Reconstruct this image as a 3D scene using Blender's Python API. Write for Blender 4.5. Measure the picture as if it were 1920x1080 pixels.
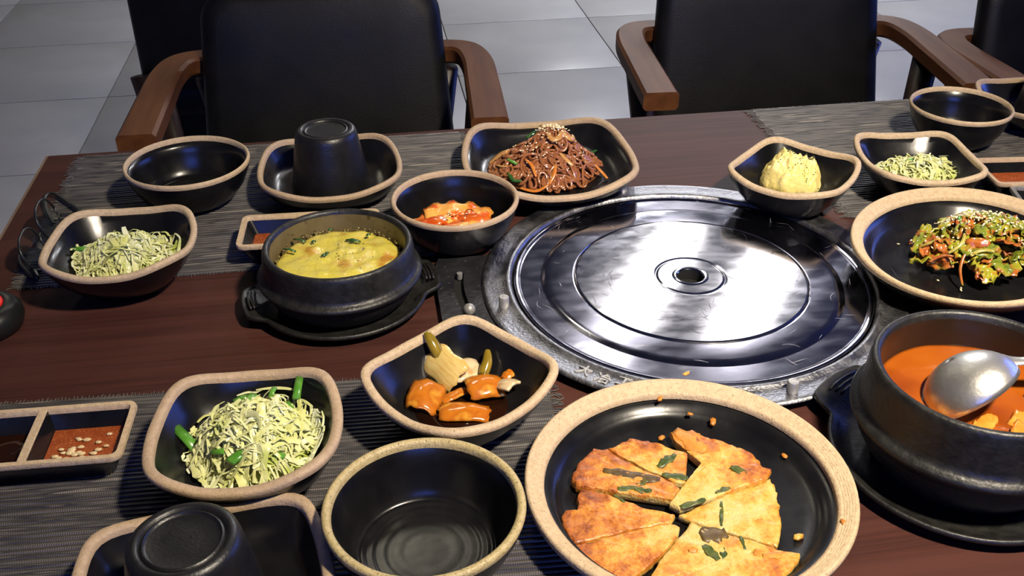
import bpy, bmesh, math, random
from mathutils import Vector, Matrix, noise
PI = math.pi
S = bpy.context.scene
COL = S.collection
for o in list(bpy.data.objects):
    bpy.data.objects.remove(o)
R = random.Random(7)
TZ = 0.75                     # table top height

# ------------------------------------------------------------------ camera
cam_d = bpy.data.cameras.new('camera')
cam = bpy.data.objects.new('camera', cam_d)
COL.objects.link(cam)
S.camera = cam
pit, rol, yaw = .55733, -.00762, .14702
fw = Vector((math.sin(yaw) * math.cos(pit), math.cos(yaw) * math.cos(pit), -math.sin(pit)))
rt = Vector((math.cos(yaw), -math.sin(yaw), 0))
up = rt.cross(fw)
c_, s_ = math.cos(rol), math.sin(rol)
rt, up = c_ * rt + s_ * up, -s_ * rt + c_ * up
cam.matrix_world = Matrix(((rt.x, up.x, -fw.x, 0), (rt.y, up.y, -fw.y, 0), (rt.z, up.z, -fw.z, 1.25), (0, 0, 0, 1)))
cam_d.sensor_width = 36
cam_d.lens = 1890.9 / 1920 * 36
cam_d.clip_start = .02

# ------------------------------------------------------------------ world, exposure, lights
W = bpy.data.worlds.new('world')
S.world = W
W.use_nodes = True
W.node_tree.nodes['Background'].inputs[0].default_value = (.30, .36, .52, 1)
W.node_tree.nodes['Background'].inputs[1].default_value = .35
S.view_settings.view_transform = 'Standard'
S.view_settings.look = 'None'
S.view_settings.gamma = 1
S.view_settings.use_curve_mapping = False
S.view_settings.exposure = 0.0
MAIN_W = 12.0            # warm lamp over the diners
STRIP_E = 6.5           # the two linear ceiling lights behind the table
WIN_E = 6.5            # evening blue seen through the windows


def area_light(name, loc, size, power, color, parent, spread=PI, aim=None):
    d = bpy.data.lights.new(name, 'AREA')
    d.shape = 'DISK'
    d.size = size
    d.energy = power
    d.color = color
    d.spread = spread
    o = bpy.data.objects.new(name, d)
    COL.objects.link(o)
    o.parent = parent
    o.location = loc
    if aim is not None:
        o.rotation_euler = Vector(aim).to_track_quat('-Z', 'Y').to_euler()
    return o


# ------------------------------------------------------------------ materials
def mat(name, c1, c2=None, scale=60, rough=.5, metal=0., bump=0., bscale=None, spec=.5, coat=0., stretch=None,
        lo=.35, hi=.65, trans=0., sss=0., c3=None, scale3=200, lo3=.6, hi3=.7, rough2=None, detail=5, emit=None, wave=None, ior=1.5):
    m = bpy.data.materials.new(name)
    m.use_nodes = True
    nt = m.node_tree
    N, L = nt.nodes, nt.links
    b = N['Principled BSDF']
    b.inputs['Roughness'].default_value = rough
    b.inputs['Metallic'].default_value = metal
    b.inputs['Specular IOR Level'].default_value = spec
    b.inputs['Coat Weight'].default_value = coat
    b.inputs['Coat Roughness'].default_value = .08
    b.inputs['Transmission Weight'].default_value = trans
    b.inputs['IOR'].default_value = ior
    if sss:
        b.inputs['Subsurface Weight'].default_value = sss
        b.inputs['Subsurface Radius'].default_value = (.004, .003, .0015)
        b.inputs['Subsurface Scale'].default_value = 1.
    b.inputs['Base Color'].default_value = (*c1, 1)
    if emit:
        b.inputs['Emission Color'].default_value = (*emit[0], 1)
        b.inputs['Emission Strength'].default_value = emit[1]
    tc = N.new('ShaderNodeTexCoord')
    vec = tc.outputs['Object']
    if stretch:
        mp = N.new('ShaderNodeMapping')
        mp.inputs['Scale'].default_value = stretch
        L.new(vec, mp.inputs['Vector'])
        vec = mp.outputs['Vector']

    def nz(sc, det):
        n = N.new('ShaderNodeTexNoise')
        n.inputs['Scale'].default_value = sc
        n.inputs['Detail'].default_value = det
        L.new(vec, n.inputs['Vector'])
        return n.outputs['Fac']

    def ramp(f, a, z):
        r = N.new('ShaderNodeMapRange')
        r.inputs['From Min'].default_value = a
        r.inputs['From Max'].default_value = z
        L.new(f, r.inputs['Value'])
        return r.outputs['Result']
    if c2:
        f = ramp(nz(scale, detail), lo, hi)
        mx = N.new('ShaderNodeMix')
        mx.data_type = 'RGBA'
        mx.inputs[6].default_value = (*c1, 1)
        mx.inputs[7].default_value = (*c2, 1)
        L.new(f, mx.inputs[0])
        out = mx.outputs[2]
        if rough2 is not None:
            rr = N.new('ShaderNodeMapRange')
            rr.inputs['To Min'].default_value = rough
            rr.inputs['To Max'].default_value = rough2
            L.new(f, rr.inputs['Value'])
            L.new(rr.outputs['Result'], b.inputs['Roughness'])
        if c3:
            f3 = ramp(nz(scale3, 2), lo3, hi3)
            m3 = N.new('ShaderNodeMix')
            m3.data_type = 'RGBA'
            L.new(out, m3.inputs[6])
            m3.inputs[7].default_value = (*c3, 1)
            L.new(f3, m3.inputs[0])
            out = m3.outputs[2]
        if wave:
            wv = N.new('ShaderNodeTexWave')
            wv.bands_direction = wave[0]
            wv.inputs['Scale'].default_value = wave[1]
            wv.inputs['Distortion'].default_value = .6
            L.new(tc.outputs['Object'], wv.inputs['Vector'])
            m4 = N.new('ShaderNodeMix')
            m4.data_type = 'RGBA'
            m4.blend_type = 'MULTIPLY'
            L.new(out, m4.inputs[6])
            m4.inputs[0].default_value = wave[2]
            L.new(wv.outputs['Color'], m4.inputs[7])
            out = m4.outputs[2]
        L.new(out, b.inputs['Base Color'])
    if bump:
        bp = N.new('ShaderNodeBump')
        bp.inputs['Strength'].default_value = bump
        bp.inputs['Distance'].default_value = .002
        L.new(nz(bscale or scale, 4), bp.inputs['Height'])
        L.new(bp.outputs['Normal'], b.inputs['Normal'])
    return m


M = {}
M['clay'] = mat('bare_clay_rim', (.44, .325, .195), (.53, .40, .25), 260, .62, bump=.35, bscale=700, c3=(.20, .13, .07), scale3=900, lo3=.63, hi3=.70)
M['clay_pink'] = mat('pinkish_clay_rim', (.37, .265, .165), (.44, .32, .205), 260, .62, bump=.3, bscale=700, c3=(.22, .13, .08), scale3=900, lo3=.65, hi3=.72)
M['clay_olive'] = mat('olive_clay_rim', (.37, .29, .13), (.46, .37, .18), 260, .45, bump=.3, bscale=600, c3=(.16, .12, .05), scale3=800, lo3=.6, hi3=.68)
M['glaze'] = mat('black_glaze', (.004, .004, .005), (.008, .008, .009), 40, .22, bump=.04, bscale=140, rough2=.28, spec=.42)
M['outer'] = mat('black_matt_glaze', (.004, .004, .004), (.007, .007, .007), 60, .36, bump=.08, bscale=300)
M['stone'] = mat('black_stoneware', (.008, .008, .0075), (.014, .0135, .012), 120, .40, bump=.25, bscale=260, rough2=.5)
M['potglaze'] = mat('brown_pot_glaze', (.10, .075, .032), (.145, .11, .05), 60, .35, c3=(.05, .035, .015), scale3=120)
M['potdark'] = mat('dark_pot_glaze', (.010, .007, .005), (.016, .011, .008), 40, .35)
M['plastic_black'] = mat('black_plastic', (.010, .011, .011), None, rough=.33)
M['cup'] = mat('black_cup_glaze', (.006, .006, .007), (.010, .010, .011), 90, .38, bump=.12, bscale=500)
M['wood'] = mat('dark_red_wood', (.060, .022, .017), (.038, .0155, .0130), 1, .50, stretch=(9, 260, 260), bump=.10, bscale=2, c3=(.072, .028, .022), scale3=.12, lo3=.45, hi3=.70, detail=4, spec=.07)
M['woodedge'] = mat('pale_wood_edge', (.20, .13, .075), (.14, .085, .05), 6, .5, stretch=(2, 2, 60))
M['chairwood'] = mat('brown_chair_wood', (.150, .056, .019), (.100, .035, .012), 1, .55, spec=.2, stretch=(50, 6, 50), bump=.08, bscale=2)
M['chairleg'] = mat('dark_chair_wood', (.030, .016, .012), (.020, .011, .009), 1, .4, stretch=(50, 50, 6))
M['leather'] = mat('black_leather', (.0035, .0035, .0042), (.006, .006, .007), 15, .46, bump=.2, bscale=500, rough2=.54, spec=.28)
M['tile'] = mat('grey_floor_tile', (.30, .30, .295), (.35, .35, .34), 5, .34, bump=.04, bscale=120, c3=(.27, .265, .255), scale3=2.0, lo3=.5, hi3=.8)
M['grout'] = mat('dark_grout', (.055, .053, .05), (.075, .072, .07), 40, .8)
M['wall'] = mat('dim_wall_paint', (.20, .19, .18), (.23, .22, .21), 3, .8)
M['ceil'] = mat('dark_ceiling_paint', (.085, .09, .12), (.10, .105, .14), 3, .85)
M['trim'] = mat('dark_trim', (.03, .025, .02), None, rough=.5)
M['windowpane'] = mat('blue_evening_pane', (.02, .03, .08), None, rough=.1, emit=((.10, .20, 1.0), WIN_E))
M['diffuser'] = mat('lit_diffuser', (.8, .8, .8), None, rough=.5, emit=((1.0, .95, .93), STRIP_E))
M['diffuser_dim'] = mat('warm_lit_diffuser', (.8, .8, .75), None, rough=.5, emit=((1.0, .90, .68), 11))
M['floor_fill'] = mat('floor_fill_diffuser', (.8, .8, .8), None, rough=.5, emit=((.96, .96, 1.0), 95))  # emitter of the unseen ceiling lights added to brighten the floor
M['bulb'] = mat('lit_bulb', (.9, .85, .7), None, rough=.5, emit=((1.0, .84, .62), 12))
M['lampmetal'] = mat('black_lamp_metal', (.02, .02, .02), None, rough=.4, metal=.6)
M['steel_in'] = mat('scratched_steel_centre', (.72, .72, .75), (.62, .62, .66), 1, .085, metal=1, stretch=(40, 90, 1), c3=(.36, .36, .44), scale3=.55, lo3=.64, hi3=.72, rough2=.14)
M['steel_out'] = mat('scratched_steel_border', (.36, .36, .42), (.30, .30, .36), 1, .10, metal=1, stretch=(30, 70, 1), c3=(.46, .46, .50), scale3=.9, lo3=.62, hi3=.70, rough2=.18)
M['cast'] = mat('cast_aluminium', (.27, .27, .29), (.36, .36, .38), 70, .32, metal=1, bump=.35, bscale=380, rough2=.45, c3=(.13, .13, .15), scale3=45, lo3=.55, hi3=.75)
M['castbright'] = mat('bright_cast_aluminium', (.46, .45, .44), (.38, .37, .36), 200, .38, metal=.6, bump=.2, bscale=500)
M['gunmetal'] = mat('dark_painted_steel', (.035, .035, .042), (.06, .06, .068), 60, .34, metal=.7, bump=.3, bscale=220, c3=(.16, .16, .17), scale3=240, lo3=.66, hi3=.7)
M['black'] = mat('recess_shade_black', (.003, .003, .003), None, rough=.8)  # black standing for shade in the grill's hole, slot and gap
M['ladle'] = mat('worn_steel', (.66, .65, .61), (.55, .54, .51), 60, .34, metal=.9, bump=.12, bscale=260, rough2=.42)
M['mat_base'] = mat('placemat_warp', (.045, .042, .044), (.03, .028, .03), 300, .8)
M['mat_cord'] = mat('placemat_cord', (.135, .122, .115), (.036, .034, .040), 1, .55, stretch=(14, 240, 1), lo=.44, hi=.56, c3=(.27, .24, .205), scale3=1.0, lo3=.58, hi3=.66, wave=('X', 205, .7), detail=2)
M['mat_fringe'] = mat('placemat_fringe', (.14, .13, .125), (.06, .058, .06), 60, .7)
M['cabbage'] = mat('shredded_cabbage', (.60, .62, .20), (.74, .74, .42), 45, .33, sss=.15, c3=(.46, .54, .10), scale3=40, lo3=.55, hi3=.7, spec=.5)
M['cabbage_pale'] = mat('pale_cabbage', (.76, .77, .55), (.64, .67, .33), 60, .3, sss=.15)
M['scallion'] = mat('green_scallion', (.06, .22, .02), (.12, .33, .04), 80, .3, coat=.3)
M['scallion_dark'] = mat('dark_scallion', (.012, .06, .015), (.03, .10, .02), 80, .25, coat=.4)
M['noodle'] = mat('brown_glass_noodle', (.25, .085, .030), (.32, .125, .050), 90, .14, sss=.15, coat=.5, spec=.6)
M['mushroom'] = mat('pale_mushroom', (.42, .20, .06), (.55, .30, .10), 90, .25, coat=.4)
M['carrot'] = mat('cooked_carrot', (.55, .16, .02), (.48, .20, .04), 90, .25, coat=.4)
M['sesame'] = mat('sesame_seed', (.78, .62, .34), (.88, .76, .50), 400, .4)
M['potato'] = mat('mashed_potato', (.72, .58, .17), (.78, .66, .27), 90, .42, sss=.2, bump=.5, bscale=260, c3=(.80, .70, .28), scale3=55)
M['herb'] = mat('dried_herb', (.035, .05, .012), (.06, .07, .02), 200, .7)
M['egg'] = mat('steamed_egg', (.60, .51, .060), (.55, .47, .10), 60, .28, sss=.15, bump=.4, bscale=420, c3=(.44, .20, .010), scale3=34, lo3=.57, hi3=.70, coat=.4)
M['eggfoam'] = mat('egg_foam', (.16, .13, .045), (.26, .21, .08), 300, .4)
M['chili'] = mat('chili_sauce', (.25, .048, .012), (.31, .070, .018), 120, .25, bump=.4, bscale=500, c3=(.46, .19, .07), scale3=700, lo3=.62, hi3=.68)
M['garlic'] = mat('minced_garlic', (.68, .55, .34), (.60, .42, .22), 200, .4)
M['soy'] = mat('soy_broth', (.016, .005, .002), None, rough=.06, coat=.3)
M['kimchi'] = mat('kimchi_leaf', (.50, .055, .006), (.60, .15, .018), 45, .18, sss=.12, coat=.6, c3=(.74, .42, .11), scale3=33, lo3=.55, hi3=.66)
M['kimchi_pale'] = mat('kimchi_stem', (.75, .42, .10), (.70, .25, .04), 50, .2, sss=.12, coat=.5, c3=(.65, .10, .012), scale3=70, lo3=.56, hi3=.64)
M['lettuce'] = mat('dressed_lettuce', (.24, .24, .015), (.44, .40, .04), 70, .2, coat=.6, c3=(.30, .07, .010), scale3=60, lo3=.47, hi3=.60)
M['lettuce_green'] = mat('green_lettuce', (.08, .12, .010), (.34, .36, .04), 70, .2, coat=.6, c3=(.28, .09, .012), scale3=70, lo3=.52, hi3=.66)
M['lettuce_red'] = mat('saucy_lettuce', (.34, .075, .014), (.44, .16, .025), 60, .18, coat=.7, c3=(.24, .22, .025), scale3=55, lo3=.56, hi3=.68)
M['stemgreen'] = mat('lettuce_rib', (.42, .40, .10), (.36, .28, .05), 60, .25, coat=.4)
M['chiliskin'] = mat('red_chili_skin', (.50, .015, .006), (.42, .03, .01), 60, .2, coat=.5)
M['soup'] = mat('orange_soup', (.34, .085, .006), (.28, .060, .005), 22, .10, coat=.4, c3=(.17, .028, .003), scale3=18, lo3=.55, hi3=.75, bump=.06, bscale=60)
M['soupcab'] = mat('soup_cabbage', (.62, .19, .018), (.70, .30, .05), 60, .16, coat=.5)


def pancake_mat(name):
    m = bpy.data.materials.new(name)
    m.use_nodes = True
    nt = m.node_tree
    N, L = nt.nodes, nt.links
    b = N['Principled BSDF']
    tc = N.new('ShaderNodeTexCoord')
    at = N.new('ShaderNodeAttribute')
    at.attribute_name = 'browning'
    n1 = N.new('ShaderNodeTexNoise')
    n1.inputs['Scale'].default_value = 62
    n1.inputs['Detail'].default_value = 8
    n1.inputs['Roughness'].default_value = .68
    n2 = N.new('ShaderNodeTexNoise')
    n2.inputs['Scale'].default_value = 420
    n2.inputs['Detail'].default_value = 3
    for n_ in (n1, n2):
        L.new(tc.outputs['Object'], n_.inputs['Vector'])
    a1 = N.new('ShaderNodeMath')
    a1.operation = 'MULTIPLY_ADD'
    L.new(n1.outputs['Fac'], a1.inputs[0])
    a1.inputs[1].default_value = 1.8
    L.new(at.outputs['Fac'], a1.inputs[2])
    a2 = N.new('ShaderNodeMath')
    a2.operation = 'MULTIPLY_ADD'
    L.new(n2.outputs['Fac'], a2.inputs[0])
    a2.inputs[1].default_value = .34
    L.new(a1.outputs[0], a2.inputs[2])
    r = N.new('ShaderNodeMapRange')
    r.inputs['From Min'].default_value = .80
    r.inputs['From Max'].default_value = 1.85
    L.new(a2.outputs[0], r.inputs['Value'])
    cr = N.new('ShaderNodeValToRGB')
    e = cr.color_ramp.elements
    e[0].position, e[0].color = 0., (.55, .45, .20, 1)
    e[1].position, e[1].color = 1., (.13, .030, .006, 1)
    for p, c in ((.22, (.57, .42, .14, 1)), (.42, (.60, .33, .055, 1)), (.60, (.52, .19, .022, 1)), (.80, (.33, .085, .010, 1))):
        q = e.new(p)
        q.color = c
    L.new(r.outputs['Result'], cr.inputs['Fac'])
    L.new(cr.outputs['Color'], b.inputs['Base Color'])
    b.inputs['Roughness'].default_value = .42
    b.inputs['Coat Weight'].default_value = .2
    b.inputs['Coat Roughness'].default_value = .25
    b.inputs['Subsurface Weight'].default_value = .06
    b.inputs['Subsurface Radius'].default_value = (.003, .002, .001)
    b.inputs['Subsurface Scale'].default_value = 1.
    bp = N.new('ShaderNodeBump')
    bp.inputs['Strength'].default_value = .7
    bp.inputs['Distance'].default_value = .0015
    L.new(n2.outputs['Fac'], bp.inputs['Height'])
    L.new(bp.outputs['Normal'], b.inputs['Normal'])
    return m


M['pancake'] = pancake_mat('fried_pancake')
M['pan_gold'] = mat('golden_crumb', (.62, .38, .080), (.50, .20, .024), 200, .4)
M['pan_crust'] = mat('pancake_crust', (.42, .12, .012), (.55, .24, .03), 60, .4, bump=.5, bscale=360)
M['scal_fried'] = mat('fried_scallion', (.030, .055, .010), (.10, .11, .02), 160, .4)
M['mush_dark'] = mat('browned_mushroom', (.055, .032, .012), (.13, .085, .03), 160, .45)
M['onion'] = mat('pickled_onion', (.62, .47, .17), (.55, .36, .10), 1, .2, sss=.2, coat=.4, stretch=(60, 420, 60), lo=.4, hi=.6)
M['onion_amber'] = mat('amber_pickled_onion', (.52, .17, .012), (.38, .095, .008), 70, .16, sss=.2, coat=.6, c3=(.62, .30, .035), scale3=60, lo3=.56, hi3=.7)
M['onion_pale'] = mat('pale_pickled_onion', (.66, .52, .32), (.52, .25, .08), 1, .2, sss=.2, coat=.4, stretch=(80, 80, 300), lo=.5, hi=.68)
M['pepper'] = mat('pickled_pepper', (.16, .115, .008), (.24, .16, .016), 80, .15, coat=.6)
M['bellred'] = mat('red_bell_button', (.75, .02, .015), (.62, .018, .014), 120, .45)
M['glass'] = mat('spectacle_lens', (.9, .95, .92), None, rough=.02, trans=1., ior=1.12)
M['pale_edge'] = mat('pale_steel_edge', (.55, .53, .48), None, rough=.3, metal=.8)


# ------------------------------------------------------------------ mesh helpers
class MB:
    def __init__(s):
        s.v = []
        s.f = []

    def add(s, vs, fs):
        o = len(s.v)
        s.v += [tuple(p) for p in vs]
        s.f += [tuple(i + o for i in f) for f in fs]

    def box(s, c, d, rz=0.):
        x, y, z = d[0] / 2, d[1] / 2, d[2] / 2
        m = Matrix.Translation(c) @ Matrix.Rotation(rz, 4, 'Z')
        vs = [m @ Vector(p) for p in [(-x, -y, -z), (x, -y, -z), (x, y, -z), (-x, y, -z), (-x, -y, z), (x, -y, z), (x, y, z), (-x, y, z)]]
        s.add(vs, [(0, 3, 2, 1), (4, 5, 6, 7), (0, 1, 5, 4), (1, 2, 6, 5), (2, 3, 7, 6), (3, 0, 4, 7)])

    def loft(s, rings, cap0=True, cap1=True, closed=False):
        n = len(rings[0])
        fs = []
        m = len(rings)
        for i in range(m if closed else m - 1):
            a, b = i * n, ((i + 1) % m) * n
            for j in range(n):
                k = (j + 1) % n
                fs.append((a + j, a + k, b + k, b + j))
        if not closed:
            if cap0:
                fs.append(tuple(range(n))[::-1])
            if cap1:
                fs.append(tuple((m - 1) * n + j for j in range(n)))
        s.add([p for r in rings for p in r], fs)

    def tube(s, pts, r, n=6, flat=1., caps=True, twist=0., r1=None):
        pts = [Vector(p) for p in pts]
        rings = []
        t0 = (pts[1] - pts[0]).normalized()
        nrm = t0.orthogonal().normalized()
        if abs(t0.z) < .9:
            nrm = Vector((0, 0, 1)) - t0 * t0.z
            nrm.normalize()
        for i, p in enumerate(pts):
            t = (pts[min(i + 1, len(pts) - 1)] - pts[max(i - 1, 0)])
            if t.length < 1e-9:
                t = t0
            t = t.normalized()
            nrm = nrm - t * nrm.dot(t)
            nrm = nrm.normalized() if nrm.length > 1e-6 else t.orthogonal().normalized()
            bn = t.cross(nrm)
            rr = r if not callable(r) else r(i / (len(pts) - 1))
            a0 = twist * i / len(pts)
            rg = []
            for k in range(n):
                a = 2 * PI * k / n + a0 + PI / n
                rg.append(p + (nrm * math.sin(a) * flat + bn * math.cos(a)) * rr)
            rings.append(rg)
        s.loft(rings, caps, caps)

    def build(s, name, m, parent=None, smooth=True, loc=None, recalc=True, kind=None, bevel=0, angle=None):
        me = bpy.data.meshes.new(name)
        me.from_pydata(s.v, [], s.f)
        if recalc or bevel:
            bm = bmesh.new()
            bm.from_mesh(me)
            if bevel:
                bmesh.ops.bevel(bm, geom=list(bm.edges), offset=bevel, segments=2, affect='EDGES', profile=.5)
            bmesh.ops.recalc_face_normals(bm, faces=list(bm.faces))
            bm.to_mesh(me)
            bm.free()
        if smooth:
            me.polygons.foreach_set('use_smooth', [True] * len(me.polygons))
            if angle:
                me.set_sharp_from_angle(angle=math.radians(angle))
        me.materials.append(m)
        o = bpy.data.objects.new(name, me)
        COL.objects.link(o)
        if parent:
            o.parent = parent
        if loc:
            o.location = loc
        if kind:
            o['kind'] = kind
        return o


def tag(o, label, cat, group=None):
    o['label'] = label
    o['category'] = cat
    if group:
        o['group'] = group
    return o


def thing(name, label, cat, loc, rz=0., group=None):
    o = bpy.data.objects.new(name, None)
    COL.objects.link(o)
    o.location = loc
    o.rotation_euler = (0, 0, rz)
    o.empty_display_size = .02
    return tag(o, label, cat, group)


def struct(o):
    o['kind'] = 'structure'
    return o


def dup(o, loc, rz, label, group=None):
    r = o.copy()
    COL.objects.link(r)
    r.location = loc
    r.rotation_euler = (0, 0, rz)
    r['label'] = label
    if group:
        r['group'] = group
    for ch in list(o.children):
        c = ch.copy()
        COL.objects.link(c)
        c.parent = r
        for g in ch.children:
            d = g.copy()
            COL.objects.link(d)
            d.parent = c
    return r


def ring(z, sc, inset, rad, n=72, asp=1., ra=0., w=0.):
    out = []
    for k in range(n):
        t = 2 * PI * k / n
        r = rad(t) * sc - inset
        out.append((r * math.cos(t) * asp, r * math.sin(t) / asp, z + w * ra * (2 * abs(math.sin(2 * t)) ** 3.6 - 1)))
    return out


def sqrad(s, b=.22, n=11.):
    """square of half side s with bulging sides (b) and rounded corners (n)"""
    def side(c, d):
        A = b * d * d / s
        return s / max(c, 1e-6) if A < 1e-7 else (-c + math.sqrt(c * c + 4 * A * s)) / (2 * A)

    def f(t):
        c, d = abs(math.cos(t)), abs(math.sin(t))
        return (side(c, d) ** -n + side(d, c) ** -n) ** (-1 / n)
    return f


def rrect(w, h, r, z, n=5, cx=0, cy=0):
    out = []
    for qx, qy, a0 in ((1, 1, 0), (-1, 1, PI / 2), (-1, -1, PI), (1, -1, 1.5 * PI)):
        for k in range(n + 1):
            a = a0 + PI / 2 * k / n
            out.append((cx + qx * (w / 2 - r) + r * math.cos(a), cy + qy * (h / 2 - r) + r * math.sin(a), z))
    return out


def crease(prof, e=.0007):
    """support loops beside each profile point so flat bands stay flat"""
    out = [prof[0]]
    for i in range(1, len(prof) - 1):
        p, a, b = Vector(prof[i]), Vector(prof[i - 1]), Vector(prof[i + 1])
        for q in (a, b):
            d = (q - p).length
            k = p + (q - p) * min(.3, e / max(d, 1e-9))
            out.append((k.x, k.y))
    out.append(prof[-1])
    return out


# ------------------------------------------------------------------ room
X0, X1, Y0, Y1, ZC = -2.9, 4.3, -2.6, 6.5, 2.7
mb = MB()
mb.box(((X0 + X1) / 2, (Y0 + Y1) / 2, -.05), (X1 - X0 + .3, Y1 - Y0 + .3, .09))
floor = struct(mb.build('floor', M['grout'], smooth=False))
mb = MB()
TS = .597
mb.box((0, 0, 0), (TS - .004, TS - .004, .012))
tile0 = mb.build('tile', M['tile'], floor, smooth=True, bevel=.0012, angle=40)
tile_me = tile0.data
first = True
i0 = int((X0 - .916) / TS) - 1
for i in range(i0, 9):
    for j in range(-11, 7):
        cx, cy = .916 + TS * (i + .5), 3.415 + TS * (j + .5)
        if not (X0 - .1 < cx < X1 + .1 and Y0 - .1 < cy < Y1 + .1):
            continue
        if first:
            t = tile0
            first = False
        else:
            t = tile0.copy()
            COL.objects.link(t)
        t.location = (cx, cy, -.006)
mb = MB()
mb.box(((X0 + X1) / 2, (Y0 + Y1) / 2, ZC + .05), (X1 - X0 + .3, Y1 - Y0 + .3, .1))
struct(mb.build('ceiling', M['ceil'], smooth=False))
for nm, c, d in (('wall_left', (X0 - .05, (Y0 + Y1) / 2, ZC / 2), (.1, Y1 - Y0, ZC)), ('wall_back', ((X0 + X1) / 2, Y1 + .05, ZC / 2), (X1 - X0 + .2, .1, ZC)),
                 ('wall_right', (X1 + .05, (Y0 + Y1) / 2, ZC / 2), (.1, Y1 - Y0, ZC)), ('wall_front', ((X0 + X1) / 2, Y0 - .05, ZC / 2), (X1 - X0 + .2, .1, ZC))):
    mb = MB()
    mb.box(c, d)
    struct(mb.build(nm, M['wall'], smooth=False))


def window(name, c, w, h, facing):
    o = bpy.data.objects.new(name, None)
    COL.objects.link(o)
    o.location = c
    o.rotation_euler = (0, 0, facing)
    struct(o)
    mb = MB()
    mb.box((0, .012, 0), (w, .02, h))
    mb.build('pane', M['windowpane'], o, smooth=False)
    for p, d in (((0, .03, h / 2 + .03), (w + .12, .06, .06)), ((0, .03, -h / 2 - .03), (w + .12, .06, .06)), ((w / 2 + .03, .03, 0), (.06, .06, h)),
                 ((-w / 2 - .03, .03, 0), (.06, .06, h)), ((0, .03, 0), (.04, .05, h))):
        mb = MB()
        mb.box(p, d)
        mb.build('window_frame', M['trim'], o, smooth=False, bevel=.004)


window('window_1', (-.1, Y0, 1.75), 1.5, 1.1, 0)
window('window_2', (X1, 2.3, 1.55), 2.4, 1.3, PI / 2)


# linear ceiling lights; the first two are mirrored in the steel lid
def linear_light(a, b, label, m='diffuser'):
    a, b = Vector(a), Vector(b)
    d = b - a
    t = thing('linear_ceiling_light', label, 'ceiling light', ((a.x + b.x) / 2, (a.y + b.y) / 2, ZC), math.atan2(d.y, d.x), 'linear ceiling lights')
    mb = MB()
    mb.box((0, 0, -.03), (d.length, .21, .06))
    mb.build('housing', M['lampmetal'], t, smooth=False, bevel=.004)
    mb = MB()
    mb.box((0, 0, -.063), (d.length - .02, .19, .006))
    mb.build('diffuser', M[m], t, smooth=False)


linear_light((.53, 2.70), (1.52, 4.25), 'left one of two slim white ceiling lights beyond the table')
linear_light((1.28, 3.05), (1.95, 4.05), 'right one of two slim white ceiling lights beyond the table')

linear_light((2.1, 4.4), (2.7, 5.5), 'added white ceiling fill light for the floor, farther to the right over the aisle', 'floor_fill')  # unseen light added to lift the floor brightness on the right
linear_light((1.35, 5.1), (1.85, 6.1), 'added white ceiling fill light for the floor deep behind the table', 'floor_fill')  # another unseen light, added so the back floor is brighter
linear_light((-1.25, 4.3), (-.85, 5.3), 'warm slim ceiling light, far to the left over the aisle', 'diffuser_dim')
linear_light((-.12, 2.15), (.10, 2.62), 'short warm slim ceiling light just behind the table', 'diffuser_dim')

# pendant lamp over the table
lamp = thing('pendant_lamp', 'black pendant lamp hanging above the near side of the table', 'lamp', (.54, .07, ZC))
C32 = lambda r, z: [(r * math.cos(2 * PI * k / 32), r * math.sin(2 * PI * k / 32), z) for k in range(32)]
mb = MB()
mb.loft([C32(.001, -.50), C32(.03, -.50), C32(.05, -.53), C32(.085, -.66), C32(.10, -.76), C32(.097, -.76), C32(.08, -.66), C32(.04, -.56), C32(.001, -.55)], False, False)
mb.build('lamp_shade', M['lampmetal'], lamp, angle=40)
mb = MB()
mb.tube([(0, 0, 0), (0, 0, -.25), (0, 0, -.505)], .004, n=8)
mb.build('cord', M['plastic_black'], lamp)
mb = MB()
mb.loft([C32(.001, -.70), C32(.03, -.705), C32(.04, -.72), C32(.03, -.74), C32(.001, -.745)], False, False)
mb.build('bulb', M['bulb'], lamp)
area_light('lamp_beam', (0, 0, -.762), .11, MAIN_W, (1.0, .87, .68), lamp, spread=math.radians(96), aim=(-.18, .64, -1.2))

# ------------------------------------------------------------------ table
TX0, TX1, TY0, TY1 = -.388, .955, .345, 1.180
table = thing('dining_table', 'dark reddish-brown wooden dining table with a round grill set into it', 'table', ((TX0 + TX1) / 2, (TY0 + TY1) / 2, 0))
w, d = TX1 - TX0, TY1 - TY0
mb = MB()
mb.box((0, 0, TZ - .0155), (w - .006, d - .006, .031))
mb.build('tabletop', M['wood'], table, smooth=False, bevel=.0015)
for p, dd in (((-w / 2 + .0015, 0, TZ - .018), (.003, d, .034)), ((w / 2 - .0015, 0, TZ - .018), (.003, d, .034)), ((0, d / 2 - .0015, TZ - .018), (w - .006, .003, .034)), ((0, -d / 2 + .0015, TZ - .018), (w - .006, .003, .034))):
    mb = MB()
    mb.box(p, dd)
    mb.build('edge_band', M['woodedge'] if abs(p[0]) > .1 else M['wood'], table, smooth=False)
for sx in (-1, 1):
    for sy in (-1, 1):
        mb = MB()
        mb.box((sx * (w / 2 - .06), sy * (d / 2 - .06), (TZ - .031) / 2), (.06, .06, TZ - .031))
        mb.build('leg', M['chairleg'], table, smooth=False, bevel=.004)
for sy in (-1, 1):
    mb = MB()
    mb.box((0, sy * (d / 2 - .06), TZ - .065), (w - .18, .022, .066))
    mb.build('apron', M['chairleg'], table, smooth=False, bevel=.002)


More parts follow.
